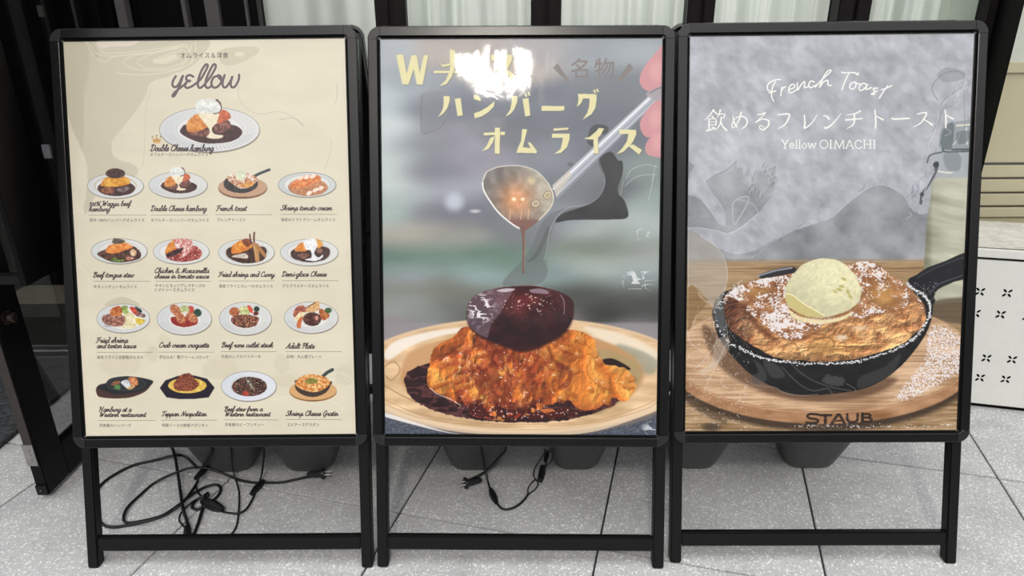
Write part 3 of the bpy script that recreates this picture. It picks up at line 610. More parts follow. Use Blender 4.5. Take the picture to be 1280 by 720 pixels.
    A.ell(594, 264, 6, 2.2, (225, 225, 230), a=.7, soft=1.5)
    # ladle handle and bowl
    A.poly([(691,231),(812,118),(823,127),(696,249)], (178, 182, 192), sm=False)
    A.stroke([(692,236),(814,121)], 2.6, (232, 234, 240), sm=False)
    A.stroke([(696,247),(822,127)], 1.0, (92, 94, 102), sm=False)
    A.stroke([(694,241),(818,124)], .6, (110, 112, 122), sm=False)
    A.stroke([(691,231),(812,118)], .7, (120, 122, 130), sm=False)
    A.poly([(690,232),(712,212),(714,220),(696,246)], (205, 195, 180), sm=False, blur=1, a=.7)
    BL = z2c([(462,92),(478,52),(535,28),(620,25),(690,48),(738,98),(760,150),(748,200),(700,252),(650,293),(628,293),(590,272),(530,222),(488,165),(466,125)])
    def bowl(x, y):
        c = np.array([.46, .44, .43])+np.zeros(x.shape+(3,))
        rt = sst(640, 690, x+(y-240)*-.3)[..., None]; c = c+(np.array([.76, .73, .66])-c)*rt*.9
        g = np.exp(-(((x-645)/22)**2+((y-250)/24)**2))[..., None]; c = c+(np.array([.88, .62, .42])-c)*g*.95
        n = (fbm(x*.12, y*.12, 41, 4)[..., None]-.5); c = c+n*.22
        b = sst(270, 277, y+abs(x-655)*-.05)[..., None]; c = c+(np.array([.50, .33, .30])-c)*b*.9
        return np.clip(c, 0, 1)
    A.poly(BL, 0, tex=bowl, blur=.4)
    A.stroke(BL[:5]+[BL[5]], 1.5, (200, 196, 188)); A.stroke(BL[5:9], 1.3, (222, 214, 196)); A.stroke(BL[10:]+[BL[0]], 2.0, (236, 234, 230)); A.stroke([BL[0], BL[1]], 1.5, (200,196,188))
    A.ell(642.5, 249, 2.6, 2.2, (255, 235, 200), soft=1.2); A.ell(653.5, 249, 2.4, 2, (255, 228, 190), soft=1.2)
    for hx, hy, an in ((669.5, 254.5, -.35), (684.5, 244, -.9)):
        A.ell(hx, hy, 5.2, 4.4, (222, 206, 176), ang=an, soft=.8); A.ell(hx, hy, 3.6, 2.7, (176, 160, 128), ang=an, soft=.8); A.ring(hx, hy, 5.4, 4.5, .8, (110, 98, 78), ang=an, a=.8)
    A.ell(664, 226, 5, 4, (222, 206, 160), a=.7, soft=3, rag=2)
    for sx in (638, 652, 661): A.stroke([(sx, 262), (sx-1, 274)], 1.4, (238, 190, 150), a=.6)
    A.stroke([(653, 285), (654.6, 296), (654.4, 318), (654, 341)], [7, 3.2, 2.6, 2.2], (118, 82, 72)); A.stroke([(655, 290), (655.6, 320), (654.6, 338)], .7, (176, 130, 104), a=.8)
    # fingers
    z1 = lambda p: zc(466, 40, 3.366, p)
    for F in ([(1235,50),(1182,98),(1140,150),(1122,205),(1148,245),(1195,243),(1235,205)], [(1235,262),(1182,298),(1135,355),(1124,400),(1150,442),(1200,432),(1235,400)], [(1235,395),(1170,440),(1146,485),(1165,520),(1235,516)]):
        A.poly(z1(F), (206, 146, 150), blur=.8)
        cx = np.mean([p[0] for p in z1(F)])+4; cy = np.mean([p[1] for p in z1(F)]); A.ell(cx+1, cy-2, 9, 12, (224, 170, 172), a=.6, soft=5)
    A.poly(z1([(1150,262),(1190,235),(1235,225),(1235,270),(1195,290)]), (170,160,168), blur=1, a=.9); A.stroke(z1([(1165,258),(1195,240),(1235,228)]), 1, (90,84,90))
    # painted glare specks and pale crinkle lines on the right
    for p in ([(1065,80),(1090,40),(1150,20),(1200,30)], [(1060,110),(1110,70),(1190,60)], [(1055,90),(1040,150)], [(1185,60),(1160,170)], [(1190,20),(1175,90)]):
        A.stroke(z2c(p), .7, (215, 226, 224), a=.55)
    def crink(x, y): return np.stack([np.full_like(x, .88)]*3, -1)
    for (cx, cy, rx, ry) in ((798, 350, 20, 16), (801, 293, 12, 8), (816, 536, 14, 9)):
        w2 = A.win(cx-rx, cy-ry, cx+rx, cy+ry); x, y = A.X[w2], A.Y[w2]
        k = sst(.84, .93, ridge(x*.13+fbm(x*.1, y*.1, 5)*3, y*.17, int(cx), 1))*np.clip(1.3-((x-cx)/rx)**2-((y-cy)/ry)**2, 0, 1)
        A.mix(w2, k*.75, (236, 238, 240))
    # lettering
    cr = (226, 218, 168)
    def let(org, sc, P, col=cr, sm=False, a=1):
        q = zc(org[0], org[1], sc, P); A.poly([(x+.6, y+.9) for x, y in q], (70, 70, 72), sm=sm, a=.45*a, blur=.5); A.poly(q, col, sm=sm, a=a)
    L1 = (460, 30), 5.333; L2 = (640, 30), 5.333; L3 = (560, 150), 4.267
    let(*L1, [(187,205),(235,203),(258,330),(290,208),(325,208),(345,325),(372,210),(403,208),(365,405),(325,403),(305,300),(270,405),(228,403)])
    let(*L1, [(440,312),(612,312),(612,328),(440,328)]); let(*L1, [(545,165),(582,180),(575,300),(560,350),(525,400),(475,418),(520,370),(545,310)]); let(*L1, [(470,255),(500,272),(545,262),(548,278),(500,286)])
    let(*L1, [(622,300),(775,302),(775,330),(622,328)])
    let(*L1, [(820,205),(960,205),(960,245),(930,300),(880,350),(815,375),(870,320),(905,245),(820,245)]); let(*L1, [(915,300),(955,320),(990,365),(955,375)])
    let(*L1, [(985,165),(1000,160),(1012,190),(998,195)]); let(*L1, [(1012,158),(1026,153),(1040,182),(1026,188)])
    let(*L1, [(503,480),(545,480),(545,510),(530,560),(500,600),(468,620),(497,570),(505,525)]); let(*L1, [(578,500),(618,493),(632,610),(597,615)])
    let(*L1, [(703,470),(735,478),(752,500),(752,517),(705,500)]); let(*L1, [(706,595),(750,580),(800,550),(845,513),(840,550),(800,590),(760,615),(712,630)])
    let(*L1, [(957,480),(997,480),(995,520),(975,570),(950,600),(915,620),(948,570),(957,520)]); let(*L1, [(1030,500),(1070,493),(1083,610),(1048,617)])
    let(*L1, [(1040,462),(1052,456),(1064,482),(1052,488)]); let(*L1, [(1062,454),(1073,449),(1084,474),(1073,480)])
    let(*L2, [(197,545),(350,548),(348,578),(197,580)])
    let(*L2, [(440,465),(485,468),(478,490),(460,530),(432,555),(443,510)]); let(*L2, [(470,465),(563,468),(565,500),(556,560),(530,602),(470,640),(502,590),(515,545),(517,497),(470,497)])
    let(*L2, [(540,440),(552,436),(562,458),(551,463)]); let(*L2, [(560,434),(571,430),(580,452),(570,457)])
    let(*L3, [(190,68),(305,62),(303,80),(192,82)]); let(*L3, [(250,42),(278,42),(276,182),(250,178)]); let(*L3, [(250,85),(240,120),(215,155),(180,168),(205,140),(225,95)])
    let(*L3, [(395,48),(423,50),(408,110),(400,145),(440,150),(425,120),(440,120),(475,165),(472,178),(365,175),(372,150),(390,110)])
    let(*L3, [(563,45),(645,40),(640,52),(563,58)]); let(*L3, [(555,72),(650,72),(648,105),(635,145),(605,175),(565,182),(600,155),(610,115),(612,95),(555,95)])
    let(*L3, [(722,98),(755,90),(790,60),(805,42),(833,45),(815,80),(800,95),(803,180),(778,180),(775,105),(745,103)])
    let(*L3, [(915,50),(1003,52),(1005,75),(990,110),(975,132),(935,170),(898,183),(930,150),(955,112),(962,75),(915,75)]); let(*L3, [(962,138),(988,130),(1035,160),(1020,185)])
    gy = (128, 120, 118)
    put_text(A, '名', 713, 735.5, 98.5, 26, gy, .012); put_text(A, '物', 743, 768, 98.5, 26, gy, .012)
    A.poly(zc(*L2[0], 5.333, [(272,290),(303,262),(385,380),(375,395)]), gy, sm=False); A.poly(zc(*L2[0], 5.333, [(780,262),(812,295),(710,392),(695,380)]), gy, sm=False)
# ------------------------------------------------------------------ right sheet: skillet of french toast
def paint_toast_sheet(A):
    X, Y = A.X, A.Y
    z5 = lambda p: zc(850, 190, 3.368, p); z6 = lambda p: zc(850, 340, 3.368, p)
    n1 = fbm(X*.035, Y*.04, 2, 5); n2 = fbm((X-Y)*.10, (X+Y)*.07, 7, 3)
    A.im[:] = np.array([150, 153, 158])/255
    A.im += ((n1-.5)*.34)[..., None]*np.array([1, 1, 1.02])
    # plain backdrop is painted hazed wherever the cover film stands off the print
    film = [(840,20),(1240,20),(1240,150),(1210,200),(1165,262)]+z5([(985,250),(940,182),(860,140),(800,150),(720,205),(640,275),(560,305),(460,340),(380,382),(300,420),(230,428),(160,405),(110,372),(60,335),(35,330),(-20,330)])
    w = (slice(0, A.H), slice(0, A.W)); fm = A.pmask(w, spline(film, True, 3), rag=.6, rs=.2)
    for Q in ([(108,126),(150,95),(190,75),(240,36),(240,66),(262,66),(268,100),(290,60),(300,90),(330,75),(350,80),(405,58),(400,95),(415,110),(385,190),(330,255),(290,290),(240,325),(200,342),(150,330),(90,318),(35,318),(28,180),(60,185),(95,205),(130,250),(165,300),(188,308),(185,250),(150,190)], [(38,38),(62,60),(45,85),(44,120),(30,100)]):
        fm = fm*(1-A.pmask(w, z5(Q), rag=.5, rs=.3))
    inner = z5([(290,215),(320,190),(350,170),(375,140),(360,110),(330,120),(300,130),(285,160)]); fm = np.maximum(fm, 0)
    fm = boxblur(fm, 1)
    A.im += (np.array([176, 179, 187])/255+((n1-.5)*.17+(n2-.5)*.15)[..., None]-A.im)*fm[..., None]*.92
    A.stroke(z5([(108,126),(150,95),(190,80),(240,36)]), .6, (110,112,116), a=.7); A.stroke(z5([(150,190),(185,250),(188,308),(165,300),(130,250),(95,205)]), .8, (205,208,214), a=.7)
    A.stroke(z5([(-10,335),(60,318),(150,330),(215,342),(290,290),(330,255)]), .8, (205,208,212), a=.7)
    rnd = np.random.RandomState(4)
    for i in range(46):
        t = rnd.rand()*6.28; rr = .55+.5*rnd.rand(); px, py = 340+60*rr*math.cos(t), 140+70*rr*math.sin(t)
        A.stroke(z5([(px, py), (px+rnd.randn()*6, py-10), (px+10+rnd.randn()*6, py-24)]), .55, (198,200,205) if i % 3 else (110,112,116), a=.8)
    A.stroke(z5([(225,290),(222,220),(260,190),(290,200),(235,300),(225,290)]), 1.2, (190,192,198), a=.9); A.stroke(z5([(250,200),(300,215),(330,250)]), .8, (190,192,198), a=.8)
    for i in range(22):
        t = i/21; px, py = 300+270*t, 445-175*t; A.stroke(z5([(px, py+rnd.randn()*6), (px+22, py-16+rnd.randn()*5)]), .6, (120,122,126) if i % 2 else (205,207,212), a=.6)
    A.stroke(z5([(640,275),(720,205),(800,148),(860,140),(940,182),(985,250)]), .6, (200,202,208), a=.7)
    for q in ([(750,165),(770,155),(780,130)], [(815,140),(820,128)], [(872,140),(862,128)], [(950,195),(985,160)]): A.stroke(z5(q), .5, (95,97,102), a=.8)
    # table behind
    y0 = 325
    tb = sst(y0-4, y0+5, Y+(X-1030)*.004)
    gr = ridge(X*.012, Y*.28, 12, 3); tc = np.array([150, 122, 88])/255+((gr-.5)*.34)[..., None]*np.array([1, .9, .75])+((fbm(X*.01, Y*.02, 3, 2)-.5)*.2)[..., None]
    A.im += (tc-A.im)*tb[..., None]
    lowt = sst(470, 500, Y)[..., None]; A.im += ((np.array([150, 120, 84])/255+((ridge(X*.02, Y*.4, 55, 3)-.5)*.55)[..., None]-A.im)*.7)*lowt
    A.ell(889, 534, 11, 5.5, (70, 58, 44), soft=3, a=.8)
    # bottle
    w = A.win(1150, 100, 1240, 390)
    def milk(x, y):
        s = fbm(x*.02, y*.11-x*.02, 31, 3)[..., None]
        c = np.array([172, 172, 152])/255+(s-.5)*.26-sst(1168, 1158, x)[..., None]*.14+ (sst(1160, 1195, x)*.08)[..., None]
        return np.clip(c, 0, 1)
    A.poly([(1158,372),(1157,300),(1163,250),(1172,222),(1240,214),(1240,376),(1200,378)], 0, tex=milk, blur=1.2)
    A.poly([(1168,206),(1182,186),(1240,182),(1240,216),(1175,222)], (168,174,180), blur=1, a=.9)
    A.poly([(1174,176),(1178,160),(1190,153),(1240,150),(1240,184),(1180,187)], (146,154,158), blur=1, a=.85)
    A.stroke([(1178,186),(1186,190),(1240,187)], 2.2, (74,86,86), a=.9); A.stroke([(1196,157),(1222,155)], 2.5, (222,218,196), a=.9); A.stroke([(1208,160),(1209,180)], 2, (222,226,228), a=.8)
    A.stroke([(1182,165),(1176,178),(1180,186)], 1.6, (84,92,94), a=.8); A.stroke([(1200,166),(1196,176),(1190,182)], 1.2, (215,218,220), a=.8)
    A.stroke([(1178,190),(1163,194),(1159,203)], 2.0, (88,94,98), a=.9)
    A.stroke([(1171,204),(1169,215),(1160,232),(1153,243),(1151,254)], [5, 4, 3.2, 4, 3.5], (88,92,96)); A.stroke([(1168,214),(1158,234),(1153,249)], 1.4, (178,182,184)); A.ell(1170,206,3.6,3.6,(48,52,56),soft=1); A.ell(1152.5,243,2.6,2.6,(60,64,66),soft=1)
    A.stroke([(1173,214),(1186,216),(1192,214)], 2, (235,234,215), a=.8)
    A.poly([(1176,176),(1180,160),(1192,154),(1190,184),(1180,186)], (96,106,108), blur=.8, a=.8); A.poly([(1196,166),(1212,164),(1210,176),(1198,180)], (98,104,106), blur=1, a=.6)
    A.stroke([(1218,158),(1219,182)], 4, (206,212,214), a=.8, soft=1.2); A.stroke([(1190,187),(1240,186)], 2.2, (58,70,70), a=.85, soft=.8); A.stroke([(1200,190),(1202,212)], 1.2, (206,210,212), a=.6, soft=.6)
    A.poly([(1180,192),(1200,193),(1200,212),(1184,212)], (128,134,140), blur=1.5, a=.7); A.stroke([(1206,222),(1207,300)], 3.5, (196,198,180), a=.5, soft=2)
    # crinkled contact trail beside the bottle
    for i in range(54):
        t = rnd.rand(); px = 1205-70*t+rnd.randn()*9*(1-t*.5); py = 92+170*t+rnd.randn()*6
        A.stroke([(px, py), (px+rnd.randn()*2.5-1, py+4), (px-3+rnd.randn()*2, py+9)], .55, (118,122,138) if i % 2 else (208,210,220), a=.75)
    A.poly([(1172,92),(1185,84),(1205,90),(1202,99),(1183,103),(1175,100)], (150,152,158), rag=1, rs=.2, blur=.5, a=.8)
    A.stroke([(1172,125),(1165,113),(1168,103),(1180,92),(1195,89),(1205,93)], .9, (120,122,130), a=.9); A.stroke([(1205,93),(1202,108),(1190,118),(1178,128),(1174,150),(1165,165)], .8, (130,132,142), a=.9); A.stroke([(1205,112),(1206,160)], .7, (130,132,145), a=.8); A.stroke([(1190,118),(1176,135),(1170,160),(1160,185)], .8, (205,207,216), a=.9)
    # dark wedge below bottle
    A.poly([(1160,378),(1240,372),(1240,402),(1180,402)], (92,78,62), blur=3, a=.8)
    # round board
    A.ell(1028, 460, 193, 79, (52, 38, 28), soft=3.5, a=.85, rag=1)
    A.ell(1028, 453, 192, 77, 0, soft=1, tex=lambda x, y: np.clip(np.array([168, 124, 88])/255+((fbm(x*.03, y*.1, 9, 4)-.5)*.4)[..., None], 0, 1))
    def board(x, y):
        g = ridge(x*.018+fbm(x*.01, y*.05, 2, 2)*1.5, y*.33, 19, 3); c = np.array([184, 148, 114])/255+((g-.5)*.34)[..., None]*np.array([1, 1, .95])+((fbm(x*.015, y*.03, 44, 3)-.5)*.24)[..., None]
        return np.clip(c, 0, 1)
    A.ell(1028, 444, 187, 70, 0, soft=1.2, tex=board)
    A.ring(1028, 445, 188, 71, 1.2, (215,178,142), a=.5)
    # table front scattered with sugar
    A.poly([(840,470),(862,498),(905,522),(905,530),(870,512),(845,490)], (62,48,36), blur=2, a=.5)
    # pan shadow and body
    A.poly(z6([(100,220),(110,300),(170,400),(270,470),(400,520),(560,545),(760,530),(900,470),(860,440),(400,430),(200,300)]), (92,66,48), blur=4, a=.75)
    A.poly(z5([(960,548),(1000,515),(1040,488),(1110,462),(1215,425),(1215,520),(1150,548),(1085,580),(1062,622),(1030,640)]), (26,27,31), blur=.5)
    A.stroke(z5([(1000,530),(1050,500),(1120,470),(1215,436)]), 1.6, (70,72,82), a=.7); A.stroke(z5([(1050,600),(1085,560),(1150,533),(1215,512)]), 1.4, (88,90,104), a=.8)
    A.poly(z5([(330,520),(400,495),(480,485),(480,520),(380,540)]), (36,36,40), blur=.7); A.stroke(z5([(328,522),(400,500),(470,488)]), 2.2, (165,170,182), a=.8)
    body = z6([(137,165),(145,215),(165,280),(230,365),(300,432),(400,488),(500,518),(650,512),(800,482),(920,405),(1010,300),(1052,220),(1064,150),(1040,95),(700,60),(250,70),(160,110)])
    A.poly(body, 0, tex=lambda x, y: np.clip(np.array([25, 25, 27])/255+((fbm(x*.05, y*.12, 8, 3)-.5)*.10)[..., None], 0, 1), blur=.4)
    for q in ([(310,370),(350,400),(365,450),(320,475),(300,440),(330,420)], [(350,365),(420,400),(440,440),(380,440)]): A.poly(z6(q), (82,82,84), blur=1.5, a=.6)
    A.stroke(z6([(460,380),(530,440),(620,480),(720,500)]), 1.1, (96,96,98), a=.8); A.stroke(z6([(430,400),(500,470),(560,500),(620,490),(640,510)]), 1.6, (110,110,112), a=.55); A.stroke(z6([(290,465),(340,480),(400,485),(430,505),(500,520),(580,515)]), 1.3, (140,134,128), a=.6)
    A.poly(z6([(620,430),(650,440),(690,450),(680,480),(630,475),(600,460)]), (92,92,94), blur=.8, rag=2, a=.6); A.poly(z6([(760,440),(860,400),(930,340),(900,420),(820,470),(750,490)]), (58,58,60), blur=1.5, a=.8)
    A.stroke(z6([(700,470),(735,490),(740,505)]), .9, (150,150,150), a=.6)
    A.poly(z6([(160,115),(185,140),(190,260),(170,260),(140,180)]), (150,156,160), blur=2, a=.45)
    A.stroke(z6([(196,230),(205,330)]), 1.6, (170,165,155), a=.5); A.stroke(z6([(185,130),(196,230)]), 1.2, (165,172,178), a=.7)
    # toast
    TP = z6([(183,150),(186,105),(215,78),(255,55),(300,38),(400,18),(480,5),(600,-20),(705,-28),(740,-42),(800,-45),(838,-30),(870,-2),(915,30),(960,65),(1005,105),(1030,150),(1034,195),(1015,235),(985,262),(940,300),(880,325),(800,350),(740,366),(620,378),(520,374),(430,368),(360,340),(290,300),(225,255),(195,215)])
    edge = z6([(183,115),(215,110),(265,140),(300,190),(370,240),(430,280),(480,290),(540,265),(610,225),(700,200),(800,185),(880,168),(940,150),(990,130),(1034,150),(1100,60),(900,-100),(500,-100),(150,0)])
    def toast(x, y):
        q = ridge(x*.035+fbm(x*.03, y*.03, 6, 2)*2, y*.06+fbm(x*.04, y*.04, 7, 2)*1.5, 23, 4); q2 = fbm(x*.11, y*.14, 15, 4)
        hh = q*9+q2*7+fbm(x*.35, y*.35, 2, 2)*1.5; gy, gx = np.gradient(hh); L = np.clip(.55+(gx*.8+gy*.9)*1.1, 0, 1)[..., None]
        v = np.clip((q*.6+q2*.4-.25)*1.7, 0, 1)[..., None]
        base = np.array([.52, .31, .19])+(np.array([.86, .68, .46])-np.array([.48, .27, .15]))*v
        lf = sst(975, 905, x+(y-400)*.55)[..., None]; base = base+(np.array([.28, .155, .12])-base)*lf*.8
        top = np.exp(-((x-990)/60)**2)*0
        gd = np.exp(-(((x-1045)/32)**2+((y-432)/14)**2))[..., None]; base = base+(np.array([.84, .64, .36])-base)*gd*.45
        rt = sst(1125, 1160, x)[..., None]; base = base+(np.array([.62, .42, .28])-base)*rt*.4
        base = base*(.64+.76*L)
        bt = sst(440, 452, y+abs(x-1035)*.02)[..., None]; base = base*(1-.25*bt)
        return np.clip(base, 0, 1)
    w_, m_ = A.poly(TP, 0, tex=toast, rag=1.2, rs=.12)
    x, y = A.X[w_], A.Y[w_]
    top = boxblur(A.pmask(w_, spline(edge, True), rag=3.5, rs=.09), 3)*m_
    tb = np.array([.60, .40, .26])+((fbm(x*.1, y*.12, 16, 4)-.5)*.5)[..., None]*np.array([1, .9, .7]); A.mix(w_, top*.85, np.clip(tb, 0, 1))
    gd = np.exp(-(((x-1105)/20)**2+((y-368)/15)**2))+np.exp(-(((x-946)/16)**2+((y-364)/8)**2))*.8; A.mix(w_, np.clip(gd, 0, 1)*top*.65, (212, 164, 92))
    # brown rim of the crust
    A.stroke(z6([(430,268),(490,290),(560,262),(640,222),(720,200),(810,186),(900,166)]), 3.0, (120,72,44), a=.55, soft=2.5)
    A.stroke(z6([(270,150),(330,235),(400,285)]), 6, (84,44,30), a=.5, soft=3)
    # folds
    for q, c_ in (([(540,330),(560,290),(620,275),(650,300),(640,340)], (122,84,50)), ([(700,330),(690,290),(650,262)], (150,104,64)), ([(960,180),(950,240),(985,255),(1020,215)], (120,76,46)), ([(430,350),(440,310),(480,300),(500,330)], (150,98,58)), ([(800,240),(860,230),(920,200)], (170,124,80)), ([(760,330),(820,320),(900,290)], (160,112,66))):
        A.stroke(z6(q), 1.6, c_, a=.7, soft=1)
    A.ell(1028, 437, 16, 9, (170, 126, 74), a=.6, soft=5, rag=2); A.ell(1052, 422, 7, 4, (244, 226, 204), a=.8, soft=2, rag=2); A.ell(1075, 410, 10, 3, (240,222,196), a=.5, soft=2, rag=2)
    # icing sugar
    sg = fbm(x*.55, y*.7, 90, 3)*.6+fbm(x*.12, y*.16, 91, 2)*.4
    dens = top*(.52+.0*x)
    dens = dens-np.clip(gd, 0, 1)*.14*top+np.exp(-(((x-975)/36)**2+((y-402)/13)**2))*.14*top+np.exp(-(((x-955)/26)**2+((y-349)/7)**2))*.13*top+np.exp(-(((x-1085)/18)**2+((y-336)/9)**2))*.07*top+np.exp(-(((x-1115)/32)**2+((y-391)/6)**2))*.12*top+np.exp(-(((x-922)/10)**2+((y-362)/10)**2))*.12*top
    m = sst(.02, .13, sg-(1-dens))*(top > .02); A.mix(w_, m*.92, (244, 240, 242))
    # sugared pan rim
    RP = z6([(150,215),(200,290),(250,318),(300,345),(360,366),(430,378),(520,386),(620,386),(700,383),(760,374),(850,348),(930,315),(990,275),(1030,225),(1052,180),(1048,130),(1028,100),(985,75),(955,50)])
    A.stroke(RP, 3.0, (38,38,42), a=.9)
    RPs = spline(RP, False, 26)
    for i in range(0, len(RPs), 1):
        k = .9 if 60 < i else .6
        if rnd.rand() < k: A.ell(RPs[i][0]+rnd.randn()*.9, RPs[i][1]+rnd.randn()*.9-.3, .6+rnd.rand()*.8, .5+rnd.rand()*.6, (238,238,240), soft=.4, a=.9)
    for i in range(60):
        t = rnd.rand(); px = 895+t*30+rnd.randn()*3; py = 385-30*t+rnd.randn()*3; A.ell(px, py, .7+rnd.rand()*.8, .6, (228,230,234), soft=.4, a=.8)
    for i in range(60): A.ell(1140+rnd.rand()*32, 352+rnd.rand()*24, .35+rnd.rand()*.5, .4, (220,220,224), soft=.3, a=.8)
    # sugar strewn on the board, right
    sp = z6([(1040,250),(1100,220),(1215,300),(1215,400),(1100,470),(960,540),(900,530),(960,450),(1030,360)]); ps = np.array(sp)
    w = A.win(ps[:, 0].min(), ps[:, 1].min(), ps[:, 0].max(), ps[:, 1].max(), 12); m = boxblur(boxblur(A.pmask(w, spline(sp, True)), 8), 8)
    g = fbm(A.X[w]*.75, A.Y[w]*.95, 5, 2); A.mix(w, sst(.0, .1, g-(.98-.55*m))*.95, (238, 232, 234))
    w = A.win(975, 515, 1212, 548); m = np.clip(1-abs((A.Y[w]-533)/9), 0, 1)*sst(970, 1000, A.X[w]); g = fbm(A.X[w]*.6, A.Y[w]*.9, 15, 2); A.mix(w, sst(.0, .1, g-(1.02-.42*m))*.9, (235, 230, 230))
    w = A.win(850, 400, 930, 548); g = fbm(A.X[w]*.5, A.Y[w]*.7, 16, 2); A.mix(w, sst(.73, .8, g)*.7, (222, 214, 208))
    for q in ([(30,250),(45,300),(85,330),(120,370),(70,400)], [(60,410),(110,360),(150,300),(155,270)], [(80,140),(50,250)], [(100,500),(150,400),(205,280)]): A.stroke(z6(q), .9, (222,212,202), a=.55)
    A.poly(z6([(150,290),(205,275),(200,330),(150,400),(100,430),(80,415),(130,380)]), (214,200,186), blur=1, a=.45)
    A.ring(912, 402, 22, 48, .8, (120,100,84), a=.5)
    # film haze painted as a lobe over the table at left
    A.poly(z5([(35,345),(85,355),(150,400),(185,455),(200,510),(192,570),(170,620),(150,660),(105,610),(60,560),(35,560)]), (176,168,158), blur=.4, a=.62)
    A.stroke(z5([(85,350),(150,395),(188,455),(200,515),(190,575),(165,640)]), .8, (208,202,194), a=.8); A.stroke(z5([(35,560),(65,565),(85,610),(130,640),(150,680)]), .9, (205,196,184), a=.7, )
    A.stroke(z5([(35,330),(36,700)]), .8, (200,200,200), a=.6)
    A.poly(z5([(35,575),(70,570),(85,620),(110,640),(60,700),(45,740),(35,740)]), (128,98,60), blur=.8, a=.55, rag=1)
    # ice cream
    IC = z5([(443,600),(446,565),(470,525),(510,480),(560,455),(610,448),(660,455),(705,480),(740,525),(760,570),(762,605),(745,640),(710,665),(660,685),(600,697),(540,692),(480,665),(450,635)])
    A.poly([(x+1, y+4) for x, y in IC], (150,104,62), blur=3, a=.6)
    def ice(x, y):
        dx, dy = (x-1029)/48, (y-358)/37; L = np.clip(.62+.30*(-dy)*.5+.28*dx*.6-.16*(dx*dx+dy*dy)+.0, 0, 1)
        n = fbm(x*.22+dy*2, y*.25, 3, 4); sw = ridge(np.sqrt((x-1040)**2+((y-392)*1.2)**2)*.14, x*.01, 5, 2)
        v = (.72+.30*L+.13*(n-.5)+.05*(sw-.5))[..., None]
        return np.clip(np.array([.985, .965, .80])*v, 0, 1)
    wi, mi = A.poly(IC, 0, tex=ice, rag=.8, rs=.3)
    A.mix(wi, sst(.70, .76, fbm(A.X[wi]*.5, A.Y[wi]*.5, 71, 3))*mi*.35, (190,180,120))
    A.poly(z5([(444,600),(470,600),(520,640),(580,672),(608,692),(540,694),(480,668),(450,640)]), (206,192,126), blur=.8, a=.85); A.stroke(z5([(447,598),(475,603),(520,638),(575,670),(608,688)]), 1.3, (248,242,200), a=.95)
    A.poly(z5([(455,660),(500,690),(580,705),(660,700),(720,675),(700,700),(620,722),(540,720),(480,700)]), (240,226,180), blur=.8, a=.9)
    for cx, cy, an in ((1044,364,.6),(1052,358,.3),(1060,365,1.1),(1063,371,.9),(1055,349,.4),(1049,362,.2)): A.ell(cx, cy, 3.4, 1.7, (184,172,98), ang=an, soft=.9, a=.85)
    A.stroke(z5([(560,600),(620,612),(680,640)]), .8, (222,212,160), a=.8); A.stroke(z5([(600,560),(650,580),(700,620)]), .8, (250,246,215), a=.8)
    # branded lettering on the board edge
    bk = (42, 30, 24)
    for P_, wd_ in (([(583,600),(548,598),(536,607),(548,616),(572,619),(582,627),(568,636),(532,634)], 3.0), ([(590,603),(636,603)], 3.0), ([(612,604),(612,634)], 4.0), ([(640,636),(664,601),(672,601),(692,636)], 3.4), ([(654,626),(680,626)], 2.2), ([(704,599),(704,622),(714,632),(738,632),(748,622),(748,598)], 3.3), ([(768,598),(768,630)], 4.0), ([(768,598),(796,598),(803,606),(794,613),(770,613)], 2.8), ([(794,613),(808,621),(800,630),(768,630)], 2.8)):
        A.stroke(z6(P_), wd_, bk, sm=len(P_) > 6, a=.92)
    for q in ([(560,612),(600,618),(640,610)], [(700,606),(760,616)], [(640,628),(680,618)]): A.stroke(z6(q), .7, (176,130,92), a=.6)
    # handwriting
    wt = (246, 246, 240); a1 = lambda p: zc(840, 30, 5.333, p); a2 = lambda p: zc(1040, 30, 5.333, p)
    for p in ([(722,370),(690,372),(652,390),(636,412),(640,440),(652,446)], [(688,384),(668,430),(664,480),(678,514)], [(648,458),(668,452),(692,446)], [(733,420),(728,448),(724,478)], [(726,452),(740,428),(757,418)],
              [(778,438),(812,425),(818,408),(800,402),(780,425),(780,452),(800,456),(832,436)], [(835,392),(838,440),(856,412),(880,384),(886,392),(882,424),(908,416)], [(948,386),(928,380),(912,400),(920,425),(950,412),(962,405)],
              [(955,420),(1000,370),(1050,325),(1060,308),(1040,312),(1012,350),(984,420),(1008,388),(1038,376),(1040,405),(1062,410)]): A.stroke(a1(p), 1.6, wt)
    for p in ([(65,318),(75,325),(150,325),(170,340),(175,325)], [(112,330),(88,380),(65,440)], [(152,386),(126,398),(118,424),(140,434),(160,412),(156,388),(170,398),(188,400)], [(232,405),(205,395),(180,424),(192,445),(222,424),(236,402),(226,436),(262,424)],
              [(302,428),(276,430),(284,448),(282,468),(262,466),(302,446)], [(372,410),(340,455),(314,494)], [(330,438),(362,428),(398,412)]): A.stroke(a2(p), 1.6, wt)
    B = lambda p, wd=1.35: A.stroke(p, wd, wt)
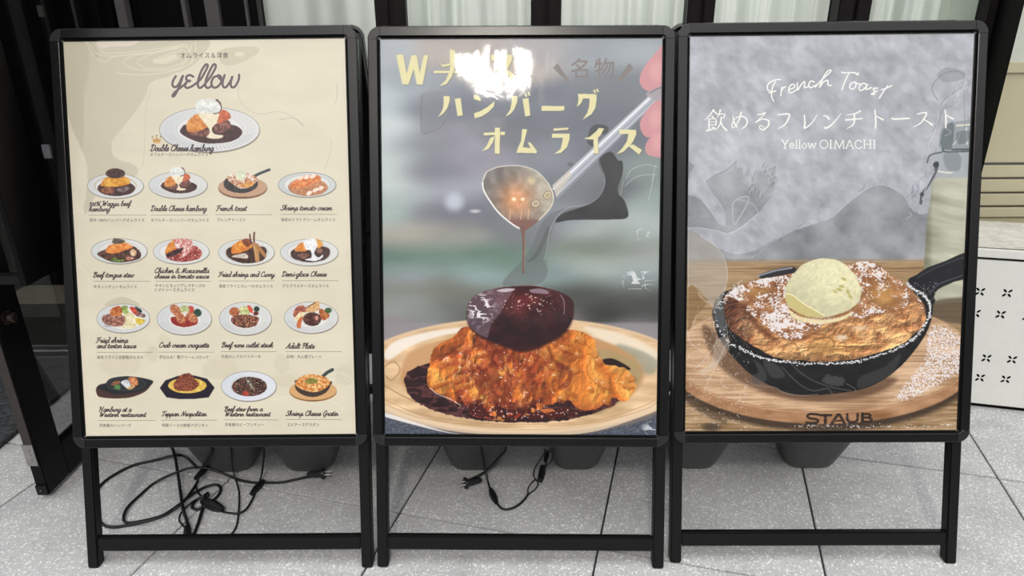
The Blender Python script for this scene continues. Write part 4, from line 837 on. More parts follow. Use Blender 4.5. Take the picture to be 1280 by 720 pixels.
    for p, wd in (([(277,572),(250,610),(216,642)], [1.6,1.0,.5]), ([(277,574),(292,594),(312,606)], [1,1.4,.6]), ([(246,632),(247,700)], 1.2), ([(246,634),(292,634),(292,672)], [.8,.8,1.4]), ([(248,652),(290,652)], .7), ([(248,671),(290,671)], .7), ([(232,712),(262,703),(288,690)], [1.6,1.1,.6]), ([(266,682),(284,700)], [.7,1.6]), ([(262,612),(278,624)],[.7,1.4]),
                  ([(322,574),(314,600),(300,626)], [1.6,1.2,.5]), ([(312,602),(352,602),(342,626)], [.8,.9,1.3]), ([(328,622),(322,665),(292,708)], [1.4,1.3,.5]), ([(326,646),(338,682),(364,708)], [.8,1.3,1.8]),
                  ([(406,610),(414,655),(434,688)], [.8,1.5,1.2]), ([(462,588),(446,640),(412,692),(400,672),(420,632),(462,614),(498,636),(496,672),(462,702)], [1.6,1.3,.8,1.2,.8,1.0,1.5,1.4,.5]),
                  ([(568,604),(600,600),(622,590),(598,620),(558,656),(600,634),(640,642),(644,674),(612,704),(584,694),(592,676),(616,692)], [.8,1.2,1.2,.8,.9,1.1,1.3,1.5,1.2,.9,.8,.6]),
                  ([(708,606),(780,600),(772,640),(748,674),(706,698)], [1.2,1.5,1.6,1.2,.5]), ([(882,606),(886,660),(884,694),(930,662),(968,606)], [1.1,1.6,1.5,1.2,.6]), ([(1010,610),(1032,616),(1046,632)], [.8,1.4,1.8]), ([(1016,690),(1034,692),(1080,656),(1126,598)], [1.2,1.8,1.2,.6])): A.stroke(a1(p), np.array(wd)*1.3, wt)
    for p, wd in (([(98,606),(150,598),(190,580)], [.7,1.1,1.5]), ([(90,640),(202,630)], [1.5,1.2]), ([(147,602),(150,640),(138,674),(98,698)], [1.6,1.6,1.3,.5]), ([(286,574),(292,640),(290,694)], [1.2,1.6,1.4]), ([(292,612),(338,638)], [.9,1.8]), ([(398,628),(420,633),(516,629)], [1.3,1.7,1.4]),
                  ([(568,600),(628,592),(612,634),(586,664),(542,688)], [1,1.6,1.5,1.2,.5]), ([(606,632),(640,652),(668,672)], [.9,1.4,1.9]), ([(754,572),(760,640),(758,692)], [1.2,1.6,1.4]), ([(760,608),(806,632)], [.9,1.8])): A.stroke(a2(p), np.array(wd)*1.3, wt)
    # small serif line
    sx, b, cap, xh = 0, 185.5, 10.5, 7; S = lambda p, wd=.75: A.stroke(p, wd*1.3, wt, sm=False); Sc = lambda p, wd=.75: A.stroke(p, wd*1.3, wt)
    def ser(x, y, r=1.4): A.stroke([(x-r, y), (x+r, y)], .75, wt, sm=False)
    S([(978,175.5),(981.3,181),(984.6,175.5)], 1); S([(981.3,181),(981.3,185.5)], 1); ser(978,175.3); ser(984.6,175.3,1.2); ser(981.3,185.5,1.6)
    Sc([(987.2,182),(992,181.6),(991,179.4),(988.2,179.6),(987.2,182.6),(988.8,185.3),(992.2,184.4)])
    for lx in (995.6, 999.6): S([(lx,174.8),(lx,185.5)], .95); ser(lx,185.5,1.3)
    Sc([(1005.4,179),(1002.6,182.3),(1005.4,185.5),(1008.3,182.3),(1005.4,179)])
    S([(1010.2,179),(1012.6,185.3),(1015,179.3),(1017.4,185.3),(1019.6,179)], .85); ser(1010.2,179,1); ser(1019.6,179,1)
    A.ring(1030, 180.3, 5, 5.2, .95, wt)
    S([(1038.4,175.3),(1038.4,185.5)], 1.1); ser(1038.4,175.2,1.6); ser(1038.4,185.5,1.6)
    S([(1043.6,185.5),(1044.6,175.3),(1049.2,184.8),(1053.8,175.3),(1054.8,185.5)], .9); ser(1043.6,185.5,1.3); ser(1054.8,185.5,1.4)
    S([(1057.6,185.5),(1062,175),(1066.4,185.5)], .95); S([(1059.4,182),(1064.6,182)], .6); ser(1057.6,185.5,1.2); ser(1066.4,185.5,1.3)
    Sc([(1077,177.5),(1073.6,175.4),(1069.6,177.2),(1068.8,181),(1071,184.8),(1074.8,185.4),(1077.2,183.2)], .9)
    for hx in (1080.4, 1088): S([(hx,175.3),(hx,185.5)], 1); ser(hx,175.2,1.2); ser(hx,185.5,1.2)
    S([(1080.4,180.2),(1088,180.2)], .7); S([(1093,175.3),(1093,185.5)], 1.1); ser(1093,175.2,1.6); ser(1093,185.5,1.6)
# ------------------------------------------------------------------ left sheet: the menu
def paint_menu_sheet(A):
    X, Y = A.X, A.Y
    n = fbm(X*.02, Y*.05, 4, 4)
    A.im[:] = np.array([223, 215, 194])/255
    A.im += ((n-.5)*.05)[..., None]
    zt = lambda p: zc(60, 20, 5.333, p); z7 = lambda p: zc(70, 40, 3.366, p)
    dk = (203, 196, 174); w = (slice(0, A.H), slice(0, A.W))
    # large film contact patch at the upper left, haze-free tone painted in, with marbling
    pt = z7([(20,20),(605,20),(605,110),(560,150),(480,185),(400,215),(380,260),(345,320),(290,390),(240,450),(235,490),(250,530),(330,560),(345,590),(310,620),(200,640),(130,760),(118,740),(132,640),(130,560),(100,480),(60,380),(40,300),(10,200)])
    m = A.pmask(w, spline(pt, True, 4), rag=1.2, rs=.15); A.mix(w, boxblur(m, 1)*.9, dk)
    A.poly(zt([(335,150),(600,150),(560,195),(420,205),(345,215)]), (226,216,200))
    lt = (224, 216, 194)
    for q in ([(225,160),(262,190),(290,250),(330,290),(390,306),(420,280),(500,262),(700,245),(860,215)], [(245,165),(290,200),(310,240),(400,268),(560,255),(740,235),(850,205)], [(290,165),(320,200),(380,245),(560,240),(760,215),(900,195)],
              [(930,205),(840,215),(700,250),(600,300),(640,345),(780,348),(900,310),(940,240),(915,190),(860,205)], [(960,195),(900,330),(760,362),(600,358),(500,310),(560,270),(700,240)], [(455,378),(600,392),(760,380),(900,345),(980,290)], [(900,225),(780,262),(700,300),(780,315),(870,280),(910,240)], [(980,170),(985,240),(950,310)]):
        A.stroke(zt(q), 1.3, lt, a=.9)
    A.poly(zt([(700,300),(760,280),(840,255),(860,275),(800,305),(730,315)]), lt)
    A.poly(z7([(680,85),(720,68),(800,60),(850,66),(850,88),(800,120),(740,140),(700,135),(685,110)]), (206,199,176)); A.ell(299.5, 67.8, 6, 3, (224,216,194), soft=1)
    A.stroke(z7([(768,225),(768,270),(800,320),(860,345),(940,335),(1000,360),(1040,395)]), .5, (176,170,150), a=.8)
    A.stroke(z7([(1183,220),(1182,280),(1172,300)]), .5, (150,145,130), a=.7); A.stroke(z7([(1160,450),(1150,520),(1130,580)]), .5, (170,164,146), a=.6); A.stroke(z7([(940,370),(1000,362),(1042,395)]), .6, (140,134,120), a=.6)
    A.stroke(z7([(400,230),(378,330),(372,480),(365,560),(340,582)]), .6, (196,190,166), a=.9)
    for q in ([(98,560),(93,640),(100,700)],): pass
    A.poly([(131,382),(150,371),(170,377),(172,382)], (204,196,172)); A.poly([(196,436),(190,434),(180,448)], dk, a=.5)
    for cx, cy, rx, ry in ((275,462,22,13), (355,476,18,8), (190,442,8,10), (205,424,9,6), (352,455,10,12), (430,470,12,12), (150,456,26,14)): A.ell(cx, cy, rx, ry, (210,202,178), a=.55, soft=1.5, rag=3, rs=.1)
    for q in ([(95,330),(110,345),(112,372)], [(98,470),(110,488),(140,500),(170,490)], [(340,500),(380,494),(410,500),(430,512)], [(405,470),(425,466),(440,474)], [(90,522),(100,534),(115,542)], [(92,515),(104,532),(122,543)]): A.stroke(q, .8, (236,229,208), a=.8)
    A.poly([(205,543),(220,538),(245,537),(262,543)], (228,218,205), blur=1)
    # ---- dishes
    rnd = np.random.RandomState(3)
    def plate(cx, cy, rx, ry, inner=.66, edge=(120, 118, 114), col=(222, 222, 220), ribs=True, iy=0, sh=.14):
        A.ell(cx+.6, cy+ry*.06, rx, ry, (150, 140, 125), soft=.5); A.ell(cx, cy, rx, ry, col, soft=.4); A.ring(cx, cy, rx, ry, .5, edge, a=.75)
        wn = A.win(cx-rx, cy-ry, cx+rx, cy+ry); x, y = (A.X[wn]-cx)/rx, (A.Y[wn]-cy)/ry; d = np.sqrt(x*x+y*y)
        if ribs:
            th = np.arctan2(y, x); k = (np.sin(th*64) > .1)*(d < .93)*(d > inner+.06)*(.25+.35*(y > .2)); A.mix(wn, k.astype(np.float32)*.5, (140, 146, 156))
        A.mix(wn, (d < 1)*np.clip(-x, 0, 1)*sh, (150, 165, 185))
        A.ring(cx, cy+iy, rx*inner, ry*inner, .5, (178, 178, 178), a=.7); A.ell(cx, cy+iy, rx*(inner-.02), ry*(inner-.02), (232, 230, 228), a=.7, soft=.6)
    def food(pts, c0, c1, fr=.35, seed=1, rag=.5, hi=None, sm=True):
        a0, a1 = np.array(c0)/255., np.array(c1)/255.
        def tx(x, y):
            v = np.clip((fbm(x*fr, y*fr, seed, 3)-.28)*2.1, 0, 1)[..., None]; c = a0+(a1-a0)*v
            if hi is not None: h = sst(.66, .76, fbm(x*fr*1.7, y*fr*1.7, seed+3, 2))[..., None]; c = c+(np.array(hi)/255.-c)*h
            return c
        A.poly(pts, 0, tex=tx, rag=rag, rs=.5, sm=sm)
    def blob(cx, cy, rx, ry, c0, c1, ang=0, **k):
        t = np.linspace(0, 2*np.pi, 14)[:-1]; c, q = math.cos(ang), math.sin(ang)
        food([(cx+rx*math.cos(a)*c-ry*math.sin(a)*q, cy+rx*math.cos(a)*q+ry*math.sin(a)*c) for a in t], c0, c1, **k)
    SA = (58, 30, 32); SB = (82, 48, 46)
    def cheese_dish(cx, cy, s, ribs=True):
        plate(cx, cy, 62.5*s, 28*s, .67, ribs=ribs)
        q = lambda P: [(cx+(190+px/5.54-262)*s, cy+(75+py/5.54-162)*s) for px, py in P]
        food(q([(195,500),(210,465),(245,445),(420,440),(560,450),(620,485),(610,530),(540,565),(430,578),(340,572),(250,540)]), SA, SB, rag=.3*s)
        food(q([(258,500),(330,488),(390,485),(390,520),(340,530),(275,520)]), (96, 50, 42), (160, 112, 96), fr=.5/s)
        food(q([(430,470),(460,435),(520,415),(545,440),(540,475),(480,508),(440,500)]), (88, 48, 44), (168, 116, 102), fr=.45/s)
        food(q([(240,485),(240,440),(275,395),(330,372),(385,420),(388,462),(330,490),(262,500)]), (202, 118, 52), (232, 168, 90), fr=.3/s)
        food(q([(452,380),(485,345),(530,362),(545,395),(520,415),(455,440)]), (186, 88, 52), (222, 128, 84), fr=.3/s)
        food(q([(325,370),(455,368),(460,400),(445,440),(415,475),(432,512),(492,522),(480,540),(430,546),(378,535),(398,505),(390,470),(350,420)]), (232, 218, 186), (244, 234, 210), rag=.2*s)
        blobP = q([(310,345),(305,305),(340,275),(400,268),(450,285),(475,320),(465,360),(400,370),(330,365)])
        food(q([(440,275),(475,295),(482,340),(465,365),(420,368)]), (70, 40, 34), (100, 64, 54)); food(blobP, (214, 218, 214), (244, 244, 240), fr=.3/s, rag=.2*s)
        for i in range(8): A.stroke(q([(330+i*16, 345-(i*37) % 20), (338+i*15, 356-(i*23) % 18)]), .5*s+.1, (120, 112, 104), a=.6)
        return q
    cheese_dish(262, 162, 1.0); cheese_dish(222.5, 231.5, .585)
    # crown
    A.poly([(190.6,171.5),(193.5,175),(195.8,170.5),(198.2,175),(201,171.5),(200,179),(191.6,179)], (196,150,84), sm=False); A.stroke([(191.6,178),(200,178)], 1, (232,196,130), sm=False)
    for cx, cy in ((190.4,170.6),(195.8,169.6),(201.2,170.6)): A.ell(cx, cy, .8, .8, (110,80,50), soft=.3)
    # row 1
    z3 = lambda p: zc(80, 150, 6.4, p); z4 = lambda p: zc(260, 150, 6.4, p)
    plate(144.3, 232.5, 35, 15.5, .72, ribs=False); A.ring(144.3, 232, 26, 11, .8, (196,170,120), a=.8)
    blob(145.5, 235.5, 23.5, 9.6, SA, SB); food(z3([(285,560),(340,540),(400,545),(390,585),(330,585)]), (110,60,40), (170,110,70)); food(z3([(420,560),(480,530),(520,545),(480,580)]), (90,66,66), (150,130,130))
    food(z3([(295,520),(330,465),(400,455),(490,455),(525,480),(520,510),(430,535),(320,532)]), (206,130,30), (240,186,84)); blob(144.2, 216.8, 12.3, 6.2, (50,30,28), (106,72,66), fr=.6)
    A.ell(303.5, 235.5, 30.5, 13, (120,84,62), soft=.4); A.ell(303.5, 233.8, 30.5, 12.6, (196,158,130), soft=.5, rag=.3); A.stroke(z4([(370,450),(420,425),(490,398)]), 3.4, (66,72,74)); blob(301, 229.5, 21.5, 11.8, (46,44,44), (66,62,60), fr=.2)
    food(z4([(150,460),(200,430),(300,420),(380,450),(390,490),(330,540),(250,545),(180,500)]), (170,96,52), (240,225,215), fr=.45, hi=(250,246,244)); food(z4([(250,530),(300,500),(340,490),(370,510),(320,540)]), (200,130,60), (240,190,120)); blob(301, 219.5, 7, 6.2, (206,212,180), (234,236,214))
    plate(383.8, 231, 36, 15.5, .8, col=(206,210,208), edge=(100,104,106), ribs=False); blob(385, 234, 25, 11, (178,118,80), (206,150,110)); food(z4([(665,520),(700,480),(760,450),(870,440),(905,475),(860,505),(760,540),(680,545)]), (206,110,58), (236,160,100))
    for px, py in ((742,462),(790,455),(840,450),(860,560),(900,545),(810,585)): blob(*z4([(px, py)])[0], 4.0, 2.4, (240,214,196), (252,240,230), ang=-.5, rag=.3)
    # row 2
    y1 = lambda p: zc(90, 240, 7.11, p); y2 = lambda p: zc(260, 240, 7.11, p)
    plate(149, 314, 35, 15.8, .74, ribs=False); food(y1([(225,550),(300,510),(400,490),(540,480),(610,540),(600,590),(500,620),(380,625),(300,600)]), (60,40,34), (120,78,66)); food(y1([(345,600),(380,580),(410,600),(470,600),(430,625),(370,620)]), (60,84,40), (140,160,80))
    food(y1([(300,520),(330,475),(400,455),(480,450),(540,490),(480,515),(400,545),(320,545)]), (212,112,42), (242,168,96)); food(y1([(358,435),(380,412),(440,420),(475,440),(420,460),(365,455)]), (74,66,58), (108,98,88)); blob(*y1([(545,540)])[0], 4, 4.5, (214,170,130), (244,222,196)); blob(*y1([(510,590)])[0], 5, 2, (190,120,100), (230,200,190))
    plate(226.5, 314.5, 35, 15.8, .78, ribs=False, edge=(130,140,138)); food(y1([(830,560),(900,500),(1000,480),(1100,480),(1150,530),(1130,590),(1000,620),(880,605)]), (120,34,34), (196,96,84), fr=.6, hi=(238,206,196))
    food(y1([(828,540),(850,470),(910,420),(930,440),(930,500),(850,545)]), (206,120,50), (236,166,80)); food(y1([(910,420),(980,415),(1060,430),(1070,490),(1040,540),(960,590),(980,520),(920,490)]), (190,90,80), (250,246,244), fr=.8); food(y1([(835,560),(900,520),(985,495),(970,530),(880,580)]), (50,30,36), (90,60,60))
    plate(308, 315.5, 35, 16.5, .78, ribs=False, edge=(130,134,130)); food(y2([(165,560),(180,500),(300,470),(500,490),(515,560),(480,610),(350,635),(230,610)]), (52,32,26), (88,58,46)); food(y2([(215,570),(280,550),(340,550),(350,590),(230,580)]), (190,176,160), (230,220,206))
    food(y2([(205,520),(225,470),(300,425),(370,420),(390,460),(380,500),(300,535),(220,550)]), (214,120,44), (240,176,78)); food(y2([(300,430),(350,415),(390,440),(350,490),(310,460)]), (96,44,24), (150,80,40))
    A.stroke(y2([(372,378),(378,430),(400,470)]), 1.8, (86,50,36)); A.stroke(y2([(412,362),(408,420),(415,480)]), 2.2, (110,66,40)); A.stroke(y2([(410,470),(430,530),(438,605)]), [5,6,5.5], (190,140,88)); A.stroke(y2([(430,470),(470,520),(505,565)]), [4,5,4], (176,124,76)); A.stroke(y2([(412,480),(432,590)]), 1.2, (220,180,130), a=.6)
    plate(386.5, 315.5, 36, 16.5, .76, ribs=False, edge=(130,134,130)); food(y2([(735,560),(760,510),(900,480),(1050,490),(1085,540),(1040,600),(900,625),(780,600)]), (58,38,36), (84,58,54)); food(y2([(790,560),(860,540),(900,560),(850,590)]), (110,70,60), (170,130,116)); food(y2([(770,520),(800,470),(850,450),(880,520),(800,530)]), (206,120,50), (236,164,84)); food(y2([(950,420),(1010,440),(1020,475),(975,500)]), (214,140,60), (240,184,100)); blob(*y2([(990,520)])[0], 4, 3, (130,90,70), (170,130,110))
    food(y2([(850,450),(880,420),(950,418),(970,450),(965,500),(945,540),(980,580),(1020,555),(1010,590),(940,615),(860,600),(920,580),(910,520),(870,510)]), (228,226,232), (248,248,250))
    # row 3
    q3 = lambda p: zc(90, 330, 7.11, p); q4 = lambda p: zc(260, 330, 7.11, p)
    plate(154, 398, 33, 18, .62); blob(156, 399, 22, 13, (226,222,214), (240,238,230)); food(q3([(440,560),(460,480),(480,430),(540,440),(570,500),(560,560),(500,575)]), (216,204,160), (244,238,210)); food(q3([(270,470),(350,440),(450,455),(475,500),(440,550),(350,550),(280,520)]), (120,66,56), (206,160,140), fr=.6)
    food(q3([(350,400),(400,375),(440,385),(450,430),(420,460),(340,450)]), (166,84,40), (216,140,80)); food(q3([(440,380),(490,375),(500,430),(460,440)]), (110,140,60), (190,206,130)); food(q3([(510,390),(550,385),(590,430),(560,450)]), (176,50,40), (216,90,70)); food(q3([(560,380),(610,400),(620,430),(580,420)]), (40,52,46), (66,80,60)); food(q3([(590,430),(650,450),(640,475),(570,460)]), (96,60,66), (190,150,140)); food(q3([(565,480),(650,500),(620,535),(580,530)]), (206,170,50), (240,214,100))
    for i in range(7): A.stroke(q3([(275+i*3, 460+i*16), (300+i*8, 462+i*14), (345, 465+i*10)]), .6, (80,50,46), a=.7)
    plate(230.5, 398.5, 34, 20, .62); food(q3([(880,500),(900,470),(1080,470),(1120,500),(1100,540),(1000,562),(910,540)]), (136,40,38), (168,62,54)); blob(*q3([(1115,435)])[0], 5, 5, (34,62,50), (60,86,68)); food(q3([(1030,380),(1075,380),(1080,430),(1040,430)]), (180,60,50), (216,96,80)); food(q3([(940,400),(980,368),(1030,375),(1040,420),(960,430)]), (150,160,90), (226,226,190), fr=.8)
    for px, py, an in ((918,410,.9),(965,480,.9),(1065,475,.7)): blob(*q3([(px, py)])[0], 8, 5.5, (160,88,56), (222,158,118), ang=an, fr=.8)
    plate(306.7, 398.3, 32.5, 20.5, .66); blob(*q4([(235,425)])[0], 6.5, 5.8, (150,70,40), (206,140,100), fr=.8); food(q4([(280,400),(310,375),(350,385),(370,440),(300,455)]), (160,170,90), (240,240,200), fr=.9); food(q4([(348,380),(370,370),(400,410),(385,440)]), (190,50,44), (226,100,80)); blob(*q4([(432,400)])[0], 3.6, 3.4, (34,56,46), (56,76,62)); blob(*q4([(425,440)])[0], 3.4, 2.6, (90,30,36), (120,50,50)); food(q4([(205,500),(230,465),(330,450),(440,470),(450,500),(420,550),(330,568),(240,545)]), (52,24,24), (190,120,90), fr=.7, hi=(226,180,150))
    plate(389, 397, 33.5, 19.5, .66); food(q4([(760,430),(790,380),(840,365),(870,400),(850,450),(770,470)]), (130,60,56), (216,140,110)); food(q4([(770,480),(820,430),(860,430),(850,480),(800,510)]), (226,206,160), (246,236,206)); food(q4([(790,560),(800,500),(840,470),(830,530),(820,570)]), (180,80,50), (220,130,80)); food(q4([(870,400),(930,350),(985,330),(990,390),(960,420),(880,430)]), (200,140,90), (240,210,160), fr=.8); food(q4([(990,400),(1050,420),(1080,460),(1040,500),(1000,480)]), (166,90,50), (216,150,90)); blob(*q4([(1070,412)])[0], 4.2, 3.4, (50,84,50), (80,110,70)); blob(*q4([(925,490)])[0], 11.5, 8.6, (70,40,36), (112,74,66)); blob(*q4([(965,480)])[0], 2.5, 3, (200,130,116), (220,160,150)); A.stroke(q4([(870,390),(960,340)]), 1.2, (120,80,60))
    # row 4
    r1 = lambda p: zc(90, 420, 7.11, p); r2 = lambda p: zc(260, 420, 7.11, p)
    A.poly(r1([(220,455),(300,420),(620,400),(718,400),(700,440),(640,500),(520,545),(380,555),(260,545),(222,520)]), (74,50,46)); A.poly(r1([(222,458),(290,430),(330,385),(400,365),(500,358),(620,372),(718,400),(690,440),(620,490),(480,512),(380,518),(300,490)]), (36,38,42)); A.poly(r1([(310,440),(340,395),(440,372),(560,368),(640,390),(650,430),(560,470),(430,488),(340,475)]), (44,46,50)); A.ring(*r1([(480,428)])[0], 24, 8, .7, (84,88,92), a=.6)
    food(r1([(345,430),(400,395),(430,415),(390,440)]), (120,70,50), (190,140,110)); food(r1([(370,460),(400,430),(430,440),(420,475)]), (50,90,50), (90,140,80)); food(r1([(435,410),(490,388),(520,430),(520,460),(480,460)]), (190,190,196), (244,244,248)); food(r1([(500,375),(540,362),(580,385),(585,430),(540,450),(520,420)]), (180,100,60), (232,170,120), fr=.8); food(r1([(480,465),(520,450),(560,450),(520,475)]), (190,150,90), (226,200,140))
    A.poly(r1([(780,462),(830,395),(950,352),(1080,350),(1200,380),(1268,460),(1215,545),(1100,558),(950,560),(840,545)]), (34,26,42), sm=False); blob(*r1([(1025,440)])[0], 24, 9.8, (216,176,70), (240,212,120), rag=.4); food(r1([(900,440),(940,370),(1000,335),(1050,335),(1090,380),(1130,430),(1080,480),(1000,490),(930,480)]), (74,32,24), (176,96,66), fr=.9, hi=(206,130,96))
    for i in range(16):
        t = i*.6; A.stroke(r1([(930+i*10, 470-(i % 5)*14), (960+i*8, 420-(i % 4)*12), (1000+i*6, 440-(i % 3)*20)]), .6, (110,50,36) if i % 2 else (190,116,84), a=.7)
    plate(311, 482.8, 34.3, 18.6, .66, ribs=False, col=(222,225,232)); blob(*r2([(367,450)])[0], 22, 12, (36,20,20), (120,76,66), fr=.6, hi=(170,156,136)); food(r2([(300,510),(330,490),(370,515),(330,530)]), (150,50,40), (200,90,70)); food(r2([(340,400),(380,380),(400,440),(420,480),(370,450)]), (60,50,44), (190,184,160), fr=.8)
    A.ell(391.3, 489.5, 29.5, 12.5, (150,104,60), soft=.4); A.ell(391.3, 487.8, 29.5, 12.3, (214,170,118), soft=.5); A.stroke(r2([(1025,355),(1060,325),(1105,300)]), 4.2, (64,76,74)); A.poly(r2([(775,420),(800,390),(1080,400),(1088,440),(1050,500),(960,540),(860,530),(785,480)]), (70,56,48)); food(r2([(778,415),(820,365),(900,342),(1000,350),(1070,385),(1085,420),(1040,465),(950,500),(850,480),(790,450)]), (196,104,40), (244,206,140), fr=.5, hi=(250,228,180)); food(r2([(860,400),(920,375),(980,395),(960,420),(890,425)]), (96,110,50), (190,160,80), fr=.8)
    for cx, cy in ((301.5, 246.2), (391, 500.6)): A.stroke([(cx-6, cy), (cx+7, cy)], .9, (110,76,52), a=.6)
    # ---- lettering
    ink = (66, 50, 54); soft_ = (84, 76, 74)
    put_text(A, 'オムライス＆洋食', 225.5, 285.5, 72.8, 7.4, ink)
    zl = lambda p: zc(190, 75, 5.54, p)
    halo = (236, 230, 212)
    Yl = ([(165,112),(148,140),(141,172),(158,188),(185,168),(208,118)], [(214,110),(192,175),(165,232),(150,252),(142,246),(160,222),(205,185),(236,165)], [(286,116),(262,104),(238,116),(240,138),(264,145),(240,152),(226,176),(244,194),(280,180)], [(280,180),(335,135),(376,66),(386,38),(372,32),(345,70),(322,130),(318,176),(332,194),(358,176)],
          [(358,176),(402,120),(436,62),(441,36),(425,32),(400,75),(376,130),(370,176),(386,194),(412,180)], [(458,110),(428,120),(411,158),(425,190),(456,184),(480,148),(474,112),(456,108),(474,134),(500,122)], [(503,104),(490,148),(492,182),(512,188),(542,148),(556,116),(545,160),(552,188),(576,182),(600,138),(603,102)])
    for p in Yl: A.stroke(zl(p), 5.0, halo, a=.7)
    for p in Yl: A.stroke(zl(p), 2.95, (104, 90, 92))
    N = [("Double Cheese hamburg",187.5,268,189.3,4.4,'ダブルチーズハンバーグオムライス',187.5,260,195.4,0),
         ("100% Wagyu beef",111,164,257.8,3.4,None,0,0,0,0), ("hamburg",111,138,264.6,3.4,'和牛 100％ハンバーグオムライス',112,180.5,277.4,(111,183,268.9)),
         ("Double Cheese hamburg",188,259,264.2,3.7,'ダブルチーズハンバーグオムライス',188.5,261,277.4,(188,259,268.9)),
         ("French toast",270,309,264,3.8,'フレンチトースト',271.5,307,277,(270,340,268.4)), ("Shrimp tomato cream",350.5,416,263.3,3.5,'海老のトマトクリームオムライス',351,419,276.8,(351,421,268)),
         ("Beef tongue stew",116,168,347,3.5,'牛タンシチューオムライス',117,171,360.6,(117,188,351.6)), ("Chicken & Mozzarella",193,262,341.6,3.4,None,0,0,0,0), ("cheese in tomato sauce",193,262,348.4,3.2,'チキンとモッツアレラチーズの',194,256.5,359.2,(194,264,351.6)), (None,0,0,0,0,'トマトソースオムライス',194,243,364.6,0),
         ("Fried shrimp and Curry",273,344,346.4,3.4,'海老フライとカレーのオムライス',273.5,341,359.8,(274,343,351.2)), ("Demi-glace Cheese",352,409,346,3.4,'デミグラスチーズオムライス',353,411,359.6,(353,423,350.8)),
         ("Fried shrimp",120,161,428.8,3.6,None,0,0,0,0), ("and tartar sauce",121,171,435.6,3.4,'海老フライと自家製タルタル',121,179.5,448.8,(121,191,440.4)), ("Crab cream croquette",198.5,262,434.8,3.5,'手仕込み！蟹クリームコロッケ',199,261,448.6,(198,267,440.2)),
         ("Beef rare cutlet steak",276.5,342,434.6,3.4,'牛肉のレアカツステーキ',276.5,326,448,(276,346,439.6)), ("Adult Plate",357,394,436,3.6,'名物！大人様プレート',358,402,448,(357,427,439.6)),
         ("Hamburg at a",123.5,165,515,3.3,None,0,0,0,0), ("Western restaurant",124,183,521.4,3.2,'洋食屋のハンバーグ',124,164,534,(123,194,525.6)), ("Teppan Neapolitan",202,259,520.6,3.3,'特製ソースの鉄板ナポリタン',202.5,260,533.8,(202,271,525.2)),
         ("Beef stew from a",280,329,514.4,3.2,None,0,0,0,0), ("Western restaurant",281,338.5,520.8,3.2,'洋食屋のビーフシチュー',281,330,533,(280,348,524.9)), ("Shrimp Cheese Gratin",357,423.5,520.2,3.4,'エビチーズグラタン',359,399,533,(357,427,524.4))]
    for en, a, b, y, xh, jp, c, d, yy, ln in N:
        if en: script(A, en, a, b, y-.5, xh*.92, .98 if xh < 4.2 else 1.2, ink)
        if jp: put_text(A, jp, c, d, yy, 4.4, soft_)
        if ln: A.stroke([(ln[0], ln[2]), (ln[1], ln[2])], .45, (120, 112, 98), sm=False)
# ------------------------------------------------------------------ the three folding signs
RW = .0268; PROF = [(0, .022), (0, .0026), (.0007, .0008), (.0022, 0), (.0194, 0), (.0204, .0005), (.0210, .0052), (RW, .0056), (RW, .022)]
SIGNS = [dict(x=-.6544, y=1.20007, yaw=-.00656, lean=.30411, rl=.00583, w=.66057), dict(x=.01398, y=1.19405, yaw=-.01628, lean=.30962, rl=-.00215, w=.65993), dict(x=.69065, y=1.20268, yaw=-.01259, lean=.29864, rl=.00513, w=.65937)]
FH, FL, LD = .91846, .30018, .02324            # frame height, leg length below it, leg set-back
YM = .4                                         # depth of the fold line behind the feet (front half mirrored about it)
def sign_map(s, rear=False):
    cl, sl = math.cos(s['lean']), math.sin(s['lean']); cr_, sr_ = math.cos(s['rl']), math.sin(s['rl'])
    def f(x, y, z):
        x, z = x*cr_-z*sr_, x*sr_+z*cr_
        Y = z*sl+y*cl; Z = z*cl-y*sl
        return (x, (2*YM-Y) if rear else Y, Z)
    return f
def to_world(s, P):
    c, q = math.cos(s['yaw']), math.sin(s['yaw']); P = np.asarray(P)
    return np.stack([s['x']+P[..., 0]*c-P[..., 1]*q, s['y']+P[..., 0]*q+P[..., 1]*c, P[..., 2]], -1)
